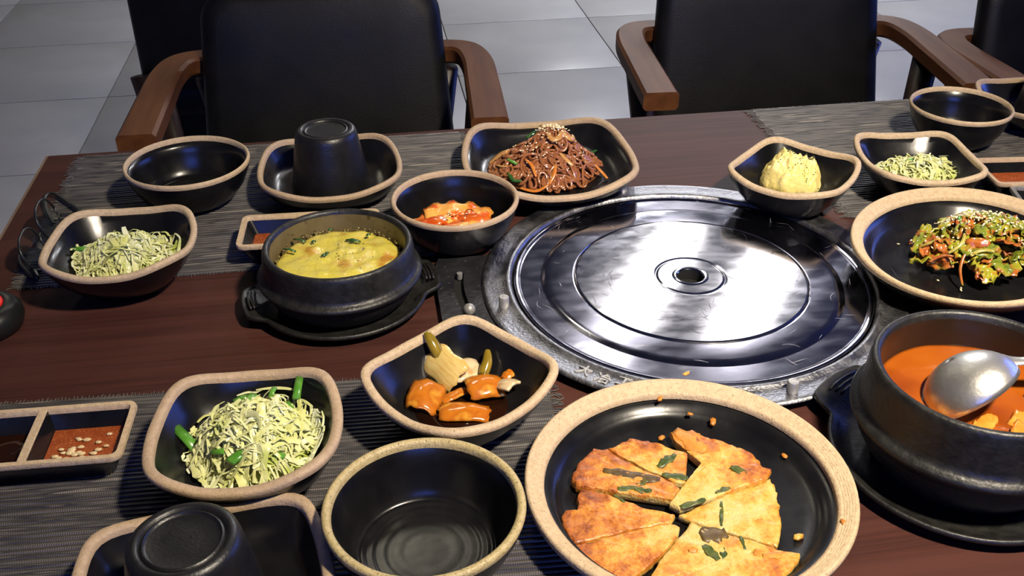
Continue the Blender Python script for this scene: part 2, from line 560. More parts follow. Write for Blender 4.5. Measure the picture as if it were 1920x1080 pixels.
# ------------------------------------------------------------------ chairs
def smooth_path(pts, n):
    P = [Vector(p) for p in pts]
    out = []
    for i in range(len(P) - 1):
        p0, p1, p2, p3 = P[max(i - 1, 0)], P[i], P[i + 1], P[min(i + 2, len(P) - 1)]
        for k in range(n):
            t = k / n
            out.append(.5 * ((2 * p1) + (p2 - p0) * t + (2 * p0 - 5 * p1 + 4 * p2 - p3) * t * t + (3 * p1 - p0 - 3 * p2 + p3) * t ** 3))
    out.append(P[-1])
    return out


def rect_sweep(mb, pts, wd, ht):
    rings = []
    for i, p in enumerate(pts):
        t = (pts[min(i + 1, len(pts) - 1)] - pts[max(i - 1, 0)])
        t.z = 0
        t.normalize()
        sd = Vector((-t.y, t.x, 0))
        e = .005
        wv = wd(i / (len(pts) - 1)) / 2
        rg = []
        for a, b in ((-wv + e, 0), (wv - e, 0), (wv, -e), (wv, -ht + e), (wv - e, -ht), (-wv + e, -ht), (-wv, -ht + e), (-wv, -e)):
            rg.append(p + sd * a + Vector((0, 0, b)))
        rings.append(rg)
    mb.loft(rings)


def pillow(mb, w, h, t, r, f):
    """cushion: rounded rectangle w x h with thickness t, mapped by f(u, v, n)"""
    nu = 24
    rings = []
    for s, k in ((-1, 0.0), (-1, .55), (-1, .86), (-.80, .965), (-.3, 1.), (.3, 1.), (.80, .965), (1, .86), (1, .55), (1, 0.0)):
        rg = []
        for (x, y, _) in rrect(w, h, r, 0, 7):
            z = s * t / 2 * (1. if k > .9 else (1 + .12 * (1 - k)))
            rg.append(f(x * max(k, .002), y * max(k, .002), z))
        rings.append(rg)
    mb.loft(rings)


def chair(label, loc, rz, arms=True, group=None):
    t = thing('armchair' if arms else 'side_chair', label, 'chair', loc, rz, group)
    mb = MB()
    pillow(mb, .47, .46, .085, .05, lambda x, y, n: (x, y - .01, .435 + n))
    mb.build('seat', M['leather'], t, angle=50)
    mb = MB()
    bz0, bz1 = (.45 if arms else .26), .772

    def fb(u, v, n):
        k = (v + .17) / .34
        wk = 1.06 - .10 * k
        return (u * wk, .155 + .085 * k + n + .10 * (u * u) * 1.0 * -1, bz0 + (bz1 - bz0) * k)
    pillow(mb, .425, .34, .055, .052, fb)
    mb.build('backrest', M['leather'], t, angle=50)
    if arms:
        for s in (-1, 1):
            mb = MB()
            path = smooth_path([(s * .16, .245, .655), (s * .215, .243, .657), (s * .252, .215, .66), (s * .266, .15, .661), (s * .2655, .04, .661), (s * .2625, -.125, .660)], 7)
            rect_sweep(mb, path, lambda q: .048 + .010 * q, .031)
            mb.build('armrest', M['chairwood'], t, angle=28)
    for sx in (-1, 1):
        for k, (ya, za, yb, dx) in enumerate(((.085 if arms else -.03, .645 if arms else .40, -.03 if arms else -.16, .0), (.225, .62 if arms else .5, .30, .0))):
            mb = MB()
            xa = .266 if (k == 0 and arms) else .205
            if k == 1:
                xa = .215
            mb.tube([(sx * xa, ya, za), (sx * (xa - .038), (ya + yb) / 2, za / 2), (sx * (xa - .075), yb, 0)], lambda q: .024 - .006 * q, n=8, flat=.8)
            mb.build('leg', M['chairleg'], t)
        mb = MB()
        mb.box((sx * .222, .04, .378), (.024, .40, .045))
        mb.build('seat_rail', M['chairleg'], t, smooth=False, bevel=.003)
    return t


chair('black leather armchair with brown wooden arms behind the left place setting', (-.078, 1.562, 0), math.radians(-2.2))
chair('black leather armchair with brown wooden arms facing the mashed potato dish', (.737, 1.585, 0), math.radians(-5.0))
chair('black leather armchair cut off at the right frame edge, left wooden arm showing', (1.318, 1.455, 0), math.radians(0))
chair('armless black chair standing back to back behind the left armchair', (-.265, 2.39, 0), PI, arms=False)


# ------------------------------------------------------------------ placemats
def placemat(label, x, y, rz, w=.452, h=.302):
    t = thing('placemat', label, 'placemat', (x, y, TZ), rz, 'woven grey placemats')
    mb = MB()
    mb.box((0, 0, .0005), (w, h, .001))
    mb.build('backing', M['mat_base'], t, smooth=False)
    mb = MB()
    n = int(h / .0046)
    for j in range(n):
        yy = -h / 2 + (j + .5) * h / n
        hw = h / n * .36 * R.uniform(.85, 1.05)
        x0, x1 = -w / 2 + R.uniform(-.001, .003), w / 2 + R.uniform(-.003, .001)
        zz = .0019 + R.uniform(-.0003, .0003)
        vs = []
        for xx in (x0, x1):
            vs += [(xx, yy - hw, .0009), (xx, yy - hw * .5, zz), (xx, yy + hw * .5, zz), (xx, yy + hw, .0009)]
        mb.add(vs, [(0, 1, 5, 4), (1, 2, 6, 5), (2, 3, 7, 6), (0, 3, 2, 1), (4, 5, 6, 7)])
    mb.build('woven_cord', M['mat_cord'], t, smooth=False, kind='stuff')
    mb = MB()
    for s in (-1, 1):
        for j in range(int(h / .0021)):
            yy = -h / 2 + (j + .5) * .0021
            ln = R.uniform(.004, .011)
            mb.tube([(s * (w / 2 - .002), yy, .001), (s * (w / 2 + ln * .6), yy + R.uniform(-.0015, .0015), .0012), (s * (w / 2 + ln), yy + R.uniform(-.003, .003), .0008)], .00045, n=4)
    for s in (-1, 1):
        for j in range(int(w / .003)):
            xx = -w / 2 + (j + .5) * .003
            ln = R.uniform(.001, .0035)
            mb.tube([(xx, s * (h / 2 - .002), .001), (xx + R.uniform(-.001, .001), s * (h / 2 + ln), .0008)], .0004, n=4)
    mb.build('fringe', M['mat_fringe'], t, smooth=False, kind='stuff')
    return t


placemat('grey woven placemat under the dishes at the far left corner of the table', -.117, 1.0165, 0)
placemat('grey woven placemat under the empty bowl and dishes at the far right', .715, 1.024, 0)
placemat('grey woven placemat at the near left under the cabbage salad and upturned cup', -.108, .525, math.radians(-2.6))


# ------------------------------------------------------------------ dishes
def vessel(name, label, cat, x, y, rz, rad, h, rimw, body, inner, clay='clay', asp=1., ra=0., z=TZ, group=None, n=88, foot=.46, glaze='glaze', outer=None, rimh=.0055):
    """body: (scale, z fraction) outside from foot to rim; inner: same from rim to centre"""
    t = thing(name, label, cat, (x, y, z), rz, group)
    rg = []
    rg.append(ring(.0022, .001, 0, rad, n, asp))
    rg.append(ring(.0022, foot - .05, 0, rad, n, asp))
    rg.append(ring(0, foot - .03, 0, rad, n, asp))
    rg.append(ring(0, foot, 0, rad, n, asp))
    for s, q in body:
        rg.append(ring(q * h, s, 0, rad, n, asp, ra, q * q))
    rg.append(ring(h - rimh, 1, .0007, rad, n, asp, ra, .97))
    # under the rim, through to the inside
    rg.append(ring(h - rimh + .0006, 1, rimw - .0002, rad, n, asp, ra, .97))
    for s, q in inner:
        rg.append(ring(q * h, s, 0, rad, n, asp, ra, q * q))
    zc = inner[-1][1] * h
    rg.append(ring(zc, .001, 0, rad, n, asp))
    mb = MB()
    mb.loft(rg)
    mb.build('body', M[glaze], t, angle=60)
    mb = MB()
    rr = [ring(h - rimh, 1, .0006, rad, n, asp, ra, .97), ring(h - rimh * .55, 1, 0, rad, n, asp, ra, 1), ring(h - .0012, 1, .0004, rad, n, asp, ra, 1), ring(h - .0002, 1, .0016, rad, n, asp, ra, 1),
          ring(h, 1, rimw * .5, rad, n, asp, ra, 1), ring(h - .0006, 1, rimw - .0012, rad, n, asp, ra, 1), ring(h - .002, 1, rimw, rad, n, asp, ra, 1), ring(h - rimh, 1, rimw + .0004, rad, n, asp, ra, .97)]
    mb.loft(rr, closed=True)
    mb.build('rim', M[clay], t, angle=70)
    return t


SQ_B = [(.50, .09), (.70, .30), (.86, .56), (.955, .80)]
SQ_I = [(.83, .74), (.74, .55), (.64, .42), (.52, .335), (.38, .29), (.2, .27)]
PL_B = [(.62, .10), (.80, .32), (.92, .60), (.975, .80)]
PL_I = [(.86, .62), (.80, .40), (.72, .28), (.6, .235), (.3, .22)]
BOWL_B = [(.56, .07), (.72, .22), (.86, .46), (.95, .72)]
BOWL_I = [(.87, .80), (.85, .66), (.81, .48), (.765, .35), (.735, .265), (.715, .240), (.700, .210), (.68, .208), (.655, .222), (.63, .205), (.60, .196), (.57, .206), (.54, .196), (.5, .190), (.46, .197), (.42, .189), (.36, .187), (.31, .191), (.26, .186), (.2, .186)]
G_SQ = 'square dark side dishes with bare clay rims'
vessel('side_dish', 'square black dish of cabbage salad nearest the viewer on the near left placemat', 'dish', -.1051, .5685, -.0445, sqrad(.0679, .255, 13), .05, .0080, SQ_B, SQ_I, 'clay_pink', ra=.0030, group=G_SQ)
vessel('side_dish', 'square black dish turned cornerwise holding pickled onions', 'dish', .0497, .6045, .6445, sqrad(.0649, .20, 12), .05, .0072, SQ_B, SQ_I, ra=.0030, asp=1.02, group=G_SQ)
vessel('side_dish', 'square black dish of cabbage salad beside the eyeglasses', 'dish', -.2386, .8592, -.0226, sqrad(.0685, .233, 8.5), .05, .0064, SQ_B, SQ_I, 'clay', ra=.0029, group=G_SQ)
vessel('side_dish', 'square black dish holding mashed potato behind the grill', 'dish', .4331, .9055, .7585, sqrad(.0631, .15, 7.5), .05, .0066, SQ_B, SQ_I, ra=.0027, asp=1.035, group=G_SQ)
vessel('side_dish', 'square black dish of shredded cabbage on the far right placemat', 'dish', .581, .922, -.115, sqrad(.0634, .15, 10), .045, .0068, SQ_B, SQ_I, ra=.0022, asp=.98, group=G_SQ)
vessel('square_plate', 'square black plate under the upturned cup at the far left', 'plate', -.0484, 1.0256, .0256, sqrad(.0798, .22, 9), .035, .0064, PL_B, PL_I, 'clay_pink', ra=.0027, asp=.985, group='square black plates')
vessel('square_plate', 'large square black plate carrying the glass noodles', 'plate', .1919, 1.0102, -.0215, sqrad(.0994, .234, 10), .036, .0078, PL_B, PL_I, 'clay_pink', ra=.0044, asp=.975, group='square black plates')
vessel('square_plate', 'square black plate under the upturned cup at the bottom left corner', 'plate', -.1225, .4325, .117, sqrad(.0783, .15, 15), .035, .0080, PL_B, PL_I, 'clay_pink', ra=.0016, group='square black plates')
vessel('square_plate', 'square black plate half hidden at the far right frame edge behind the bowl', 'plate', .836, 1.074, .0, sqrad(.0785, .20, 10), .035, .0066, PL_B, PL_I, 'clay_pink', ra=.0027, group='square black plates')
G_B = 'round black bowls with bare clay rims'
circ = lambda r: (lambda t: r)
vessel('bowl', 'empty round black bowl with olive clay rim in the near centre', 'bowl', .0126, .4695, 0, circ(.0644), .051, .0058, BOWL_B, BOWL_I, 'clay_olive', group=G_B)
vessel('bowl', 'empty round black bowl on the far left placemat', 'bowl', -.1975, 1.025, 0, circ(.0658), .0505, .0042, BOWL_B, BOWL_I, 'clay', group=G_B)
vessel('bowl', 'round black bowl with kimchi in it beside the egg pot', 'bowl', .0753, .888, 0, circ(.0632), .0525, .0050, BOWL_B, BOWL_I, 'clay_pink', group=G_B)
vessel('bowl', 'empty round black bowl on the far right placemat', 'bowl', .6925, 1.035, 0, circ(.0584), .051, .0036, BOWL_B, BOWL_I, 'clay', group=G_B)
PAN_B = [(.66, .12), (.82, .36), (.93, .64), (.985, .82)]
PAN_I = [(.855, .60), (.82, .42), (.775, .33), (.70, .29), (.45, .27)]


def round_plate(label, x, y, rz, rx, ry, h, rimw, drop):
    t = thing('round_plate', label, 'plate', (x, y, TZ), rz, 'round black plates with wide clay rims')
    rad = circ(1.)
    n = 112

    def rr(z, s, ins=0.):
        return [((rx * s - ins) * math.cos(2 * PI * k / n), (ry * s - ins) * math.sin(2 * PI * k / n), z) for k in range(n)]
    rg = [rr(.002, .001), rr(.002, .58), rr(0, .60), rr(0, .64)]
    rg += [rr(q * h, s) for s, q in PAN_B]
    rg += [rr(h - .006, 1, .0008), rr(h - .006 - drop, 1, rimw)]
    i = 1 - rimw / rx
    rg += [rr(q * h, s * i / .895) for s, q in PAN_I] + [rr(.265 * h, .001)]
    mb = MB()
    mb.loft(rg)
    mb.build('body', M['glaze'], t, angle=60)
    mb = MB()
    L = [rr(h - .0062, 1, .0006), rr(h - .003, 1, 0), rr(h - .0008, 1, .0007), rr(h, 1, .0024)]
    for k in range(1, 6):                        # the fine turning grooves of the rim
        q = .0024 + (rimw - .004) * k / 6
        z = h - drop * k / 6
        L += [rr(z + .00005, 1, q - .0004), rr(z - .00010, 1, q), rr(z, 1, q + .0004)]
    L += [rr(h - drop, 1, rimw - .0012), rr(h - drop - .0012, 1, rimw), rr(h - drop - .005, 1, rimw + .0003)]
    mb.loft(L, closed=True)
    mb.build('rim', M['clay'], t, angle=70)
    return t


round_plate('round black plate with wide sandy rim holding the cut pancake', .1927, .489, 0, .1118, .1118, .029, .0135, .0055)
round_plate('oval black plate with wide sandy rim holding dressed lettuce', .540, .7475, 2.2315, .1012, .1182, .040, .0125, .0055)


# upturned cups
def cup(label, x, y, z):
    t = thing('cup', label, 'cup', (x, y, z), 0, 'upturned black cups')
    n = 56
    C = lambda r, zz: [(r * math.cos(2 * PI * k / n), r * math.sin(2 * PI * k / n), zz * 1.13) for k in range(n)]
    mb = MB()
    mb.loft([C(.0001, .052), C(.025, .052), C(.036, .010), C(.0400, 0), C(.0428, 0), C(.0426, .003), C(.0398, .018), C(.0358, .040), C(.0332, .053), C(.0318, .0575), C(.0290, .0597), C(.0262, .0600), C(.0250, .0590), C(.0240, .0580)], False, False)
    mb.build('body', M['cup'], t, angle=60)
    mb = MB()
    mb.loft([C(.0240, .0580), C(.0232, .0592), C(.0222, .0594), C(.0213, .0582), C(.0200, .0578), C(.010, .0582), C(.0001, .0583)], False, False)
    mb.build('foot_ring', M['cup'], t, angle=60)
    return t


cup('upturned black cup on the square plate at the far left', -.0487, 1.024, TZ + .0085)
cup('upturned black cup on the square plate at the bottom left corner', -.1265, .4365, TZ + .0085)
cup('upturned black cup on the half hidden plate at the far right', .842, 1.074, TZ + .0085)


# sauce trays with two wells
def sauce_tray(label, x, y, rz, w=.137, d=.066, h=.028, clay='clay'):
    t = thing('sauce_tray', label, 'sauce dish', (x, y, TZ), rz, 'two-well sauce trays')
    mb = MB()
    mb.loft([rrect(w - .03, d - .03, .006, 0), rrect(w - .024, d - .024, .008, .0015), rrect(w - .004, d - .004, .008, h - .004), rrect(w - .0012, d - .0012, .008, h - .0035),
             rrect(w - .010, d - .010, .005, h - .003), rrect(w - .030, d - .028, .004, .0055)], True, True)
    mb.build('body', M['glaze'], t, angle=40)
    mb = MB()
    mb.loft([rrect(w - .001, d - .001, .008, h - .0042), rrect(w, d, .008, h - .002), rrect(w - .0012, d - .0012, .0075, h), rrect(w - .0088, d - .0088, .0048, h), rrect(w - .0104, d - .0104, .0045, h - .0015), rrect(w - .011, d - .011, .0045, h - .0042)], closed=True)
    mb.build('rim', M[clay], t, angle=50)
    mb = MB()
    mb.add([(-.0085, d / 2 - .014, .0055), (-.0085, -d / 2 + .014, .0055), (.0085, -d / 2 + .014, .0055), (.0085, d / 2 - .014, .0055),
            (-.0032, d / 2 - .0048, h - .001), (-.0032, -d / 2 + .0048, h - .001), (.0032, -d / 2 + .0048, h - .001), (.0032, d / 2 - .0048, h - .001)],
           [(0, 1, 5, 4), (1, 2, 6, 5), (2, 3, 7, 6), (3, 0, 4, 7), (0, 3, 2, 1)])
    mb.build('divider_wall', M['glaze'], t, smooth=False)
    mb = MB()
    mb.box((0, 0, h - .0012), (.0062, d - .009, .0025))
    mb.build('divider_rim', M[clay], t, smooth=False, bevel=.0006)
    return t


def sauce(name, label, tray, side, m, z, cat='sauce', w=.137, d=.066, h=.028):
    cx = side * (w / 4 - .0005)
    k = (z - .0055) / (h - .0085)
    ww, dd = w / 2 - .0215 + .0165 * k, d - .029 + .0175 * k
    nx, ny = 14, 10
    mb = MB()
    vs, fs = [], []
    for i in range(nx + 1):
        for j in range(ny + 1):
            x, y = (i / nx - .5) * ww, (j / ny - .5) * dd
            e = min(i, nx - i, j, ny - j)
            vs.append((x, y, .0012 * noise.noise(Vector((x * 120, y * 120, side))) * (1 if e else 0)))
    for i in range(nx):
        for j in range(ny):
            a = i * (ny + 1) + j
            fs.append((a, a + ny + 1, a + ny + 2, a + 1))
    k = len(vs)
    vs += [(-ww / 2 + .004, -dd / 2 + .004, -z + .006), (ww / 2 - .004, -dd / 2 + .004, -z + .006), (ww / 2 - .004, dd / 2 - .004, -z + .006), (-ww / 2 + .004, dd / 2 - .004, -z + .006)]
    mb.add(vs, fs)
    lx, ly = tray.location.x, tray.location.y
    a = tray.rotation_euler.z
    o = mb.build(name, m, None)
    o.location = (lx + cx * math.cos(a), ly + cx * math.sin(a), TZ + z)
    o.rotation_euler.z = a
    return tag(o, label, cat)


tr1 = sauce_tray('two-well black sauce tray at the left frame edge on the near mat', -.2605, .607, math.radians(-2))
tr2 = sauce_tray('two-well black sauce tray behind the egg pot', -.0685, .8935, math.radians(-2.5))
tr3 = sauce_tray('two-well black sauce tray with a red sauce at the right frame edge', .7185, .897, math.radians(-6), clay='clay_pink')
tr4 = sauce_tray('dark tray with a thin pale edge barely showing at the right frame edge', .719, .829, math.radians(-14), d=.055, h=.026)
for c in tr4.children:
    if c.name.startswith('rim'):
        c.data.materials[0] = M['pale_edge']
sc1 = sauce('chili_sauce', 'red chili sauce topped with minced garlic in the near left tray', tr1, 1, M['chili'], .013)
sauce('soy_sauce', 'dark soy sauce in the left well of the near left tray', tr1, -1, M['soy'], .012)
sauce('chili_sauce', 'smooth red chili sauce in the tray behind the egg pot', tr2, -1, M['chili'], .012)
sauce('chili_sauce', 'red chili sauce in the tray at the right frame edge', tr3, -1, M['chili'], .014)


def nugget(mb, c, r, rng, sq=(1, 1, .7)):
    """small irregular lump"""
    off = rng.uniform(0, 99)
    rings = []
    for a in (-1.2, -.6, 0, .6, 1.2):
        rg = []
        for k in range(6):
            t = 2 * PI * k / 6
            v = Vector((math.cos(a) * math.cos(t), math.cos(a) * math.sin(t), math.sin(a)))
            q = r * (1 + .45 * noise.noise(v * 1.3 + Vector((off, 0, 0))))
            rg.append((c[0] + v.x * q * sq[0], c[1] + v.y * q * sq[1], c[2] + v.z * q * sq[2]))
        rings.append(rg)
    mb.loft(rings)


rg = random.Random(3)
for k in range(26):
    mb = MB()
    if k < 15:
        px, py = rg.gauss(-.0085, .0055), rg.gauss(-.006, .0035)
    else:
        px, py = rg.uniform(-.008, .018), rg.uniform(-.010, .012)
    nugget(mb, (px, py, .001), rg.uniform(.0012, .0026), rg, (1.35, .8, .5))
    mb.build('garlic_bit', M['garlic'], sc1)


# ------------------------------------------------------------------ grill
GX, GY = .2818, .7692
grill = thing('table_grill', 'round cast metal grill frame sunk into the middle of the table', 'grill', (GX, GY, TZ))
NG = 144
C = lambda r, z, n=NG: [(r * math.cos(2 * PI * k / n), r * math.sin(2 * PI * k / n), z) for k in range(n)]
mb = MB()
mb.loft([C(.186, .0005), C(.188, .004), C(.1925, .0075), C(.1942, .0092), C(.1935, .0106), C(.1915, .0114), C(.1885, .0108), C(.178, .0104), C(.1735, .0108), C(.1715, .0122), C(.1695, .0126), C(.1675, .0116), C(.1660, .0092), C(.1655, .004), C(.1655, .0005)], closed=True)
mb.build('frame', M['cast'], grill, angle=60)
mb = MB()
mb.loft([C(.1865, .0003), C(.1865, .0045), C(.183, .0045), C(.183, .0003)], closed=True)
mb.build('shadow_gap_ring', M['black'], grill, angle=60)  # black ring paints the shade under the frame edge
for p in ((.1034, .7482), (.3092, .5901), (.2632, .9541)):
    mb = MB()
    mb.loft([[(p[0] - GX + r * math.cos(2 * PI * k / 20), p[1] - GY + r * math.sin(2 * PI * k / 20), z) for k in range(20)] for r, z in ((.0046, .0095), (.0046, .0195), (.0040, .0204), (.0001, .0205))], True, False)
    mb.build('peg', M['castbright'], grill, angle=50)
# raised characters on the frame
for ch, (px, py) in (('\u5927', (.1534, .6416)), ('\u51b6', (.1658, .6281)), ('\u5de5', (.1816, .6215))):
    cu = bpy.data.curves.new('mark', 'FONT')
    cu.body = ch
    cu.size = .0135
    cu.extrude = .0006
    cu.bevel_depth = .0002
    cu.align_x = 'CENTER'
    cu.align_y = 'CENTER'
    tmp = bpy.data.objects.new('mark_tmp', cu)
    COL.objects.link(tmp)
    dg = bpy.context.evaluated_depsgraph_get()
    me = bpy.data.meshes.new_from_object(tmp.evaluated_get(dg))
    bpy.data.objects.remove(tmp)
    me.materials.clear()
    me.materials.append(M['castbright'])
    o = bpy.data.objects.new('raised_character', me)
    COL.objects.link(o)
    o.parent = grill
    o.location = (px - GX, py - GY, .0108)
    o.rotation_euler.z = math.atan2(py - GY, px - GX) + PI / 2

# control plate with its lever slot
mb = MB()
xs = lambda y: .0715 - GX - .004 * (1 - ((y - .785) / .035) ** 2)
ys = [.690, .715, .742] + [.7495 + .0095 * k for k in range(8)] + [.826, .846]
rows = []
for y in ys:
    e = .006 if y in (.690, .846) else 0
    xe = GX - .0472
    xr = -math.sqrt(max(.1865 ** 2 - (y - GY) ** 2, 0)) + .001
    rows.append([(-xe + e, y - GY), (xs(y) - .0045, y - GY), (xs(y) + .0045, y - GY), (xr, y - GY)])
bmv, bmf = [], []
for r_ in rows:
    bmv += [(a, b, .0075) for a, b in r_]
nr = len(rows)
for i in range(nr - 1):
    inslot = ys[i] >= .749 and ys[i + 1] <= .817
    for j in range(3):
        if inslot and j == 1:
            continue
        bmf.append((i * 4 + j, i * 4 + j + 1, i * 4 + 5 + j, i * 4 + 4 + j))
mb.add(bmv, bmf)
pl = mb.build('control_plate', M['gunmetal'], grill, smooth=False)
bm = bmesh.new()
bm.from_mesh(pl.data)
ex = bmesh.ops.extrude_face_region(bm, geom=list(bm.faces))
for v in ex['geom']:
    if isinstance(v, bmesh.types.BMVert):
        v.co.z -= .0055
bmesh.ops.recalc_face_normals(bm, faces=list(bm.faces))
bm.to_mesh(pl.data)
bm.free()
mb = MB()
mb.box((.080 - GX, .768 - GY, .001), (.058, .150, .0016))
mb.build('slot_well', M['black'], grill, smooth=False)  # coloured black for the shade down inside the slot
mb = MB()
kx, ky = .0722 - GX, .7475 - GY
mb.loft([[(kx + .0056 * math.cos(a) * math.cos(2 * PI * k / 20), ky + .0056 * math.cos(a) * math.sin(2 * PI * k / 20), .0105 + .0056 * math.sin(a)) for k in range(20)] for a in [-1.5 + .25 * q for q in range(13)]])
mb.build('lever_knob', M['castbright'], grill)
mb = MB()
mb.tube([(.0705 - GX, .8135 - GY, .003), (.0705 - GX, .8135 - GY, .009)], .0028, n=12)
mb.build('slot_screw', M['castbright'], grill, angle=50)

lid = thing('grill_lid', 'round scratched steel lid with a small hole covering the grill', 'lid', (GX, GY, TZ))
mb = MB()
mb.loft([C(*p) for p in crease([(.1641, .0035), (.1643, .0095), (.1632, .0108), (.1612, .0106), (.1590, .0094), (.1385, .0094), (.1345, .0106), (.1310, .0110), (.1120, .0111), (.1088, .0111), (.1082, .0104)])], False, False)
mb.build('border', M['steel_out'], lid, angle=4)
mb = MB()
mb.loft([C(*p) for p in crease([(.1082, .0104), (.1074, .0112), (.1060, .0118), (.034, .0119), (.0325, .0114), (.0315, .0114), (.0300, .0119), (.0165, .0120), (.0152, .0126), (.0130, .0124), (.0122, .0114)], .0005)], False, False)
mb.build('centre_plate', M['steel_in'], lid, angle=4)
mb = MB()
mb.loft([C(.0123, .0113), C(.0121, .0008), C(.0001, .0008)], False, False)
mb.build('hole_shade', M['black'], lid, angle=40)  # black tube that paints the darkness inside the hole


def scratches(name, m, cnt, r0, r1, z, seed, parent, wmin=.00010, wmax=.00022):
    rg = random.Random(seed)
    mb = MB()
    for k in range(cnt):
        a, rr_ = rg.uniform(0, 2 * PI), math.sqrt(rg.uniform(r0 * r0, r1 * r1))
        x, y, b = rr_ * math.cos(a), rr_ * math.sin(a), rg.choice((rg.uniform(0, PI), a + PI / 2 + rg.gauss(0, .3)))
        L, kap, w_ = rg.uniform(.003, .016), rg.gauss(0, 45), rg.uniform(wmin, wmax)
        vs = []
        for i in range(6):
            q = math.hypot(x, y)
            sc = min(max(q, r0), r1) / max(q, 1e-6)
            w2 = w_ * math.sin(PI * (i + .6) / 6.2)
            px, py = x * sc, y * sc
            vs += [(px - w2 * math.sin(b), py + w2 * math.cos(b), z), (px + w2 * math.sin(b), py - w2 * math.cos(b), z)]
            x += math.cos(b) * L / 5
            y += math.sin(b) * L / 5
            b += kap * L / 5
        mb.add(vs, [(2 * i, 2 * i + 1, 2 * i + 3, 2 * i + 2) for i in range(5)])
    mb.build(name, m, parent, smooth=False, kind='stuff')


M['scratch_dark'] = mat('dark_scratch', (.12, .12, .15), None, rough=.5, metal=.8)
M['scratch_light'] = mat('light_scratch', (.55, .55, .6), None, rough=.5, metal=.7)
scratches('scratch_mark', M['scratch_dark'], 170, .034, .104, .01198, 5, lid)
scratches('scratch_mark', M['scratch_light'], 46, .113, .157, .01125, 6, lid)


# ------------------------------------------------------------------ stone pots
def pot(label, x, y, Rr, h, z, m_in, group='black stoneware pots'):
    t = thing('stone_pot', label, 'pot', (x, y, z), 0, group)
    n = 96
    C = lambda r, zz: [(r * Rr * math.cos(2 * PI * k / n), r * Rr * math.sin(2 * PI * k / n), zz * h) for k in range(n)]
    mb = MB()
    mb.loft([C(.001, .02), C(.74, .02), C(.76, 0), C(.80, 0), C(.86, .05), C(.95, .16), C(1.02, .28), C(1.05, .37), C(1.066, .42), C(1.10, .445), C(1.122, .475), C(1.126, .505), C(1.112, .53), C(1.075, .548), C(1.045, .575), C(1.035, .62), C(1.028, .80), C(1.018, .91), C(1.008, .955), C(.998, .985), C(.975, 1.0), C(.945, .996), C(.925, .975), C(.915, .93)], True, False)
    mb.build('body', M['stone'], t, angle=70)
    mb = MB()
    mb.loft([C(.915, .93), C(.905, .80), C(.89, .6), C(.86, .42), C(.78, .25), C(.6, .18), C(.001, .17)], False, False)
    mb.build('inside_glaze', M[m_in], t, angle=70)
    return t


def pot_stand(label, x, y, r0, rz, hz, group='black pot stands with grips'):
    t = thing('pot_stand', label, 'stand', (x, y, TZ), rz, group)

    def rad(ext):
        def f(a):
            v = r0 + ext
            for a0 in (0, PI):
                dl = abs((a - a0 + PI) % (2 * PI) - PI)
                q = max(0., min(1., (.44 - dl) / .20))
                v += hz * q * q * (3 - 2 * q)
            return v
        return f
    n = 144

    def lift(t_):
        q = abs(math.cos(t_)) ** 10
        return .0035 * q
    mb = MB()
    rg = []
    for z, sc, ext in ((.001, .001, 0), (.001, .70, 0), (0, .72, 0), (0, .76, -.002), (.004, 1, -.014), (.0075, 1, -.003), (.0090, 1, -.0003), (.0105, 1, 0), (.0122, 1, -.0008), (.0126, 1, -.0022), (.0108, 1, -.0042), (.0098, 1, -.008)):
        f = rad(ext) if sc == 1 else circ(r0 + ext)
        rr_ = ring(z, sc, 0, f, n)
        if sc == 1:
            rr_ = [(p[0], p[1], p[2] + lift(2 * PI * k / n)) for k, p in enumerate(rr_)]
        rg.append(rr_)
    for z, s in ((.0070, .90), (.0050, .80), (.0048, .001)):
        rg.append([(p[0], p[1], p[2]) for p in ring(z, s, 0, circ(r0), n)])
    mb.loft(rg)
    mb.build('tray', M['stone'], t, angle=70)
    for s in (-1, 1):
        for k in range(3):
            mb = MB()
            rr_ = r0 - .001 + hz * .26 * k
            pts = [(s * rr_ * math.cos(a), rr_ * math.sin(a), .0135 + .0030) for a in [-.17 + .068 * q for q in range(6)]]
            mb.tube(pts, .0012, n=6)
            mb.build('grip_rib', M['stone'], t)
    return t


pot_stand('black pot stand with ribbed grips under the steamed egg pot', -.0390, .797, .0785, math.radians(9), .012)
pot_stand('black pot stand with ribbed grips under the large soup pot', .403, .505, .0930, math.radians(122), .018)
pot('smaller black stoneware pot filled with steamed egg', -.0386, .797, .0656, .0572, TZ + .0048, 'potglaze')
pot('large black stoneware pot of orange soup at the right edge', .403, .505, .0735, .0805, TZ + .0048, 'potdark')


def surface_disc(mb, r, amp, sc, seed, dome=0., edge=0.):
    n, m = 72, 22
    rings = []
    for i in range(m, -1, -1):
        q = i / m
        rg = []
        for k in range(n):
            a = 2 * PI * k / n
            x, y = r * max(q, .001) * math.cos(a), r * max(q, .001) * math.sin(a)
            z = amp * noise.fractal(Vector((x * sc, y * sc, seed)), 1., 2., 3) + dome * (1 - q * q)
            if edge:
                z -= edge * max(0, (q - .86) / .14) ** 2
            rg.append((x, y, z))
        rings.append(rg)
    rings.insert(0, [(p[0] * .985, p[1] * .985, -.012) for p in rings[0]])
    mb.loft(rings, True, True)


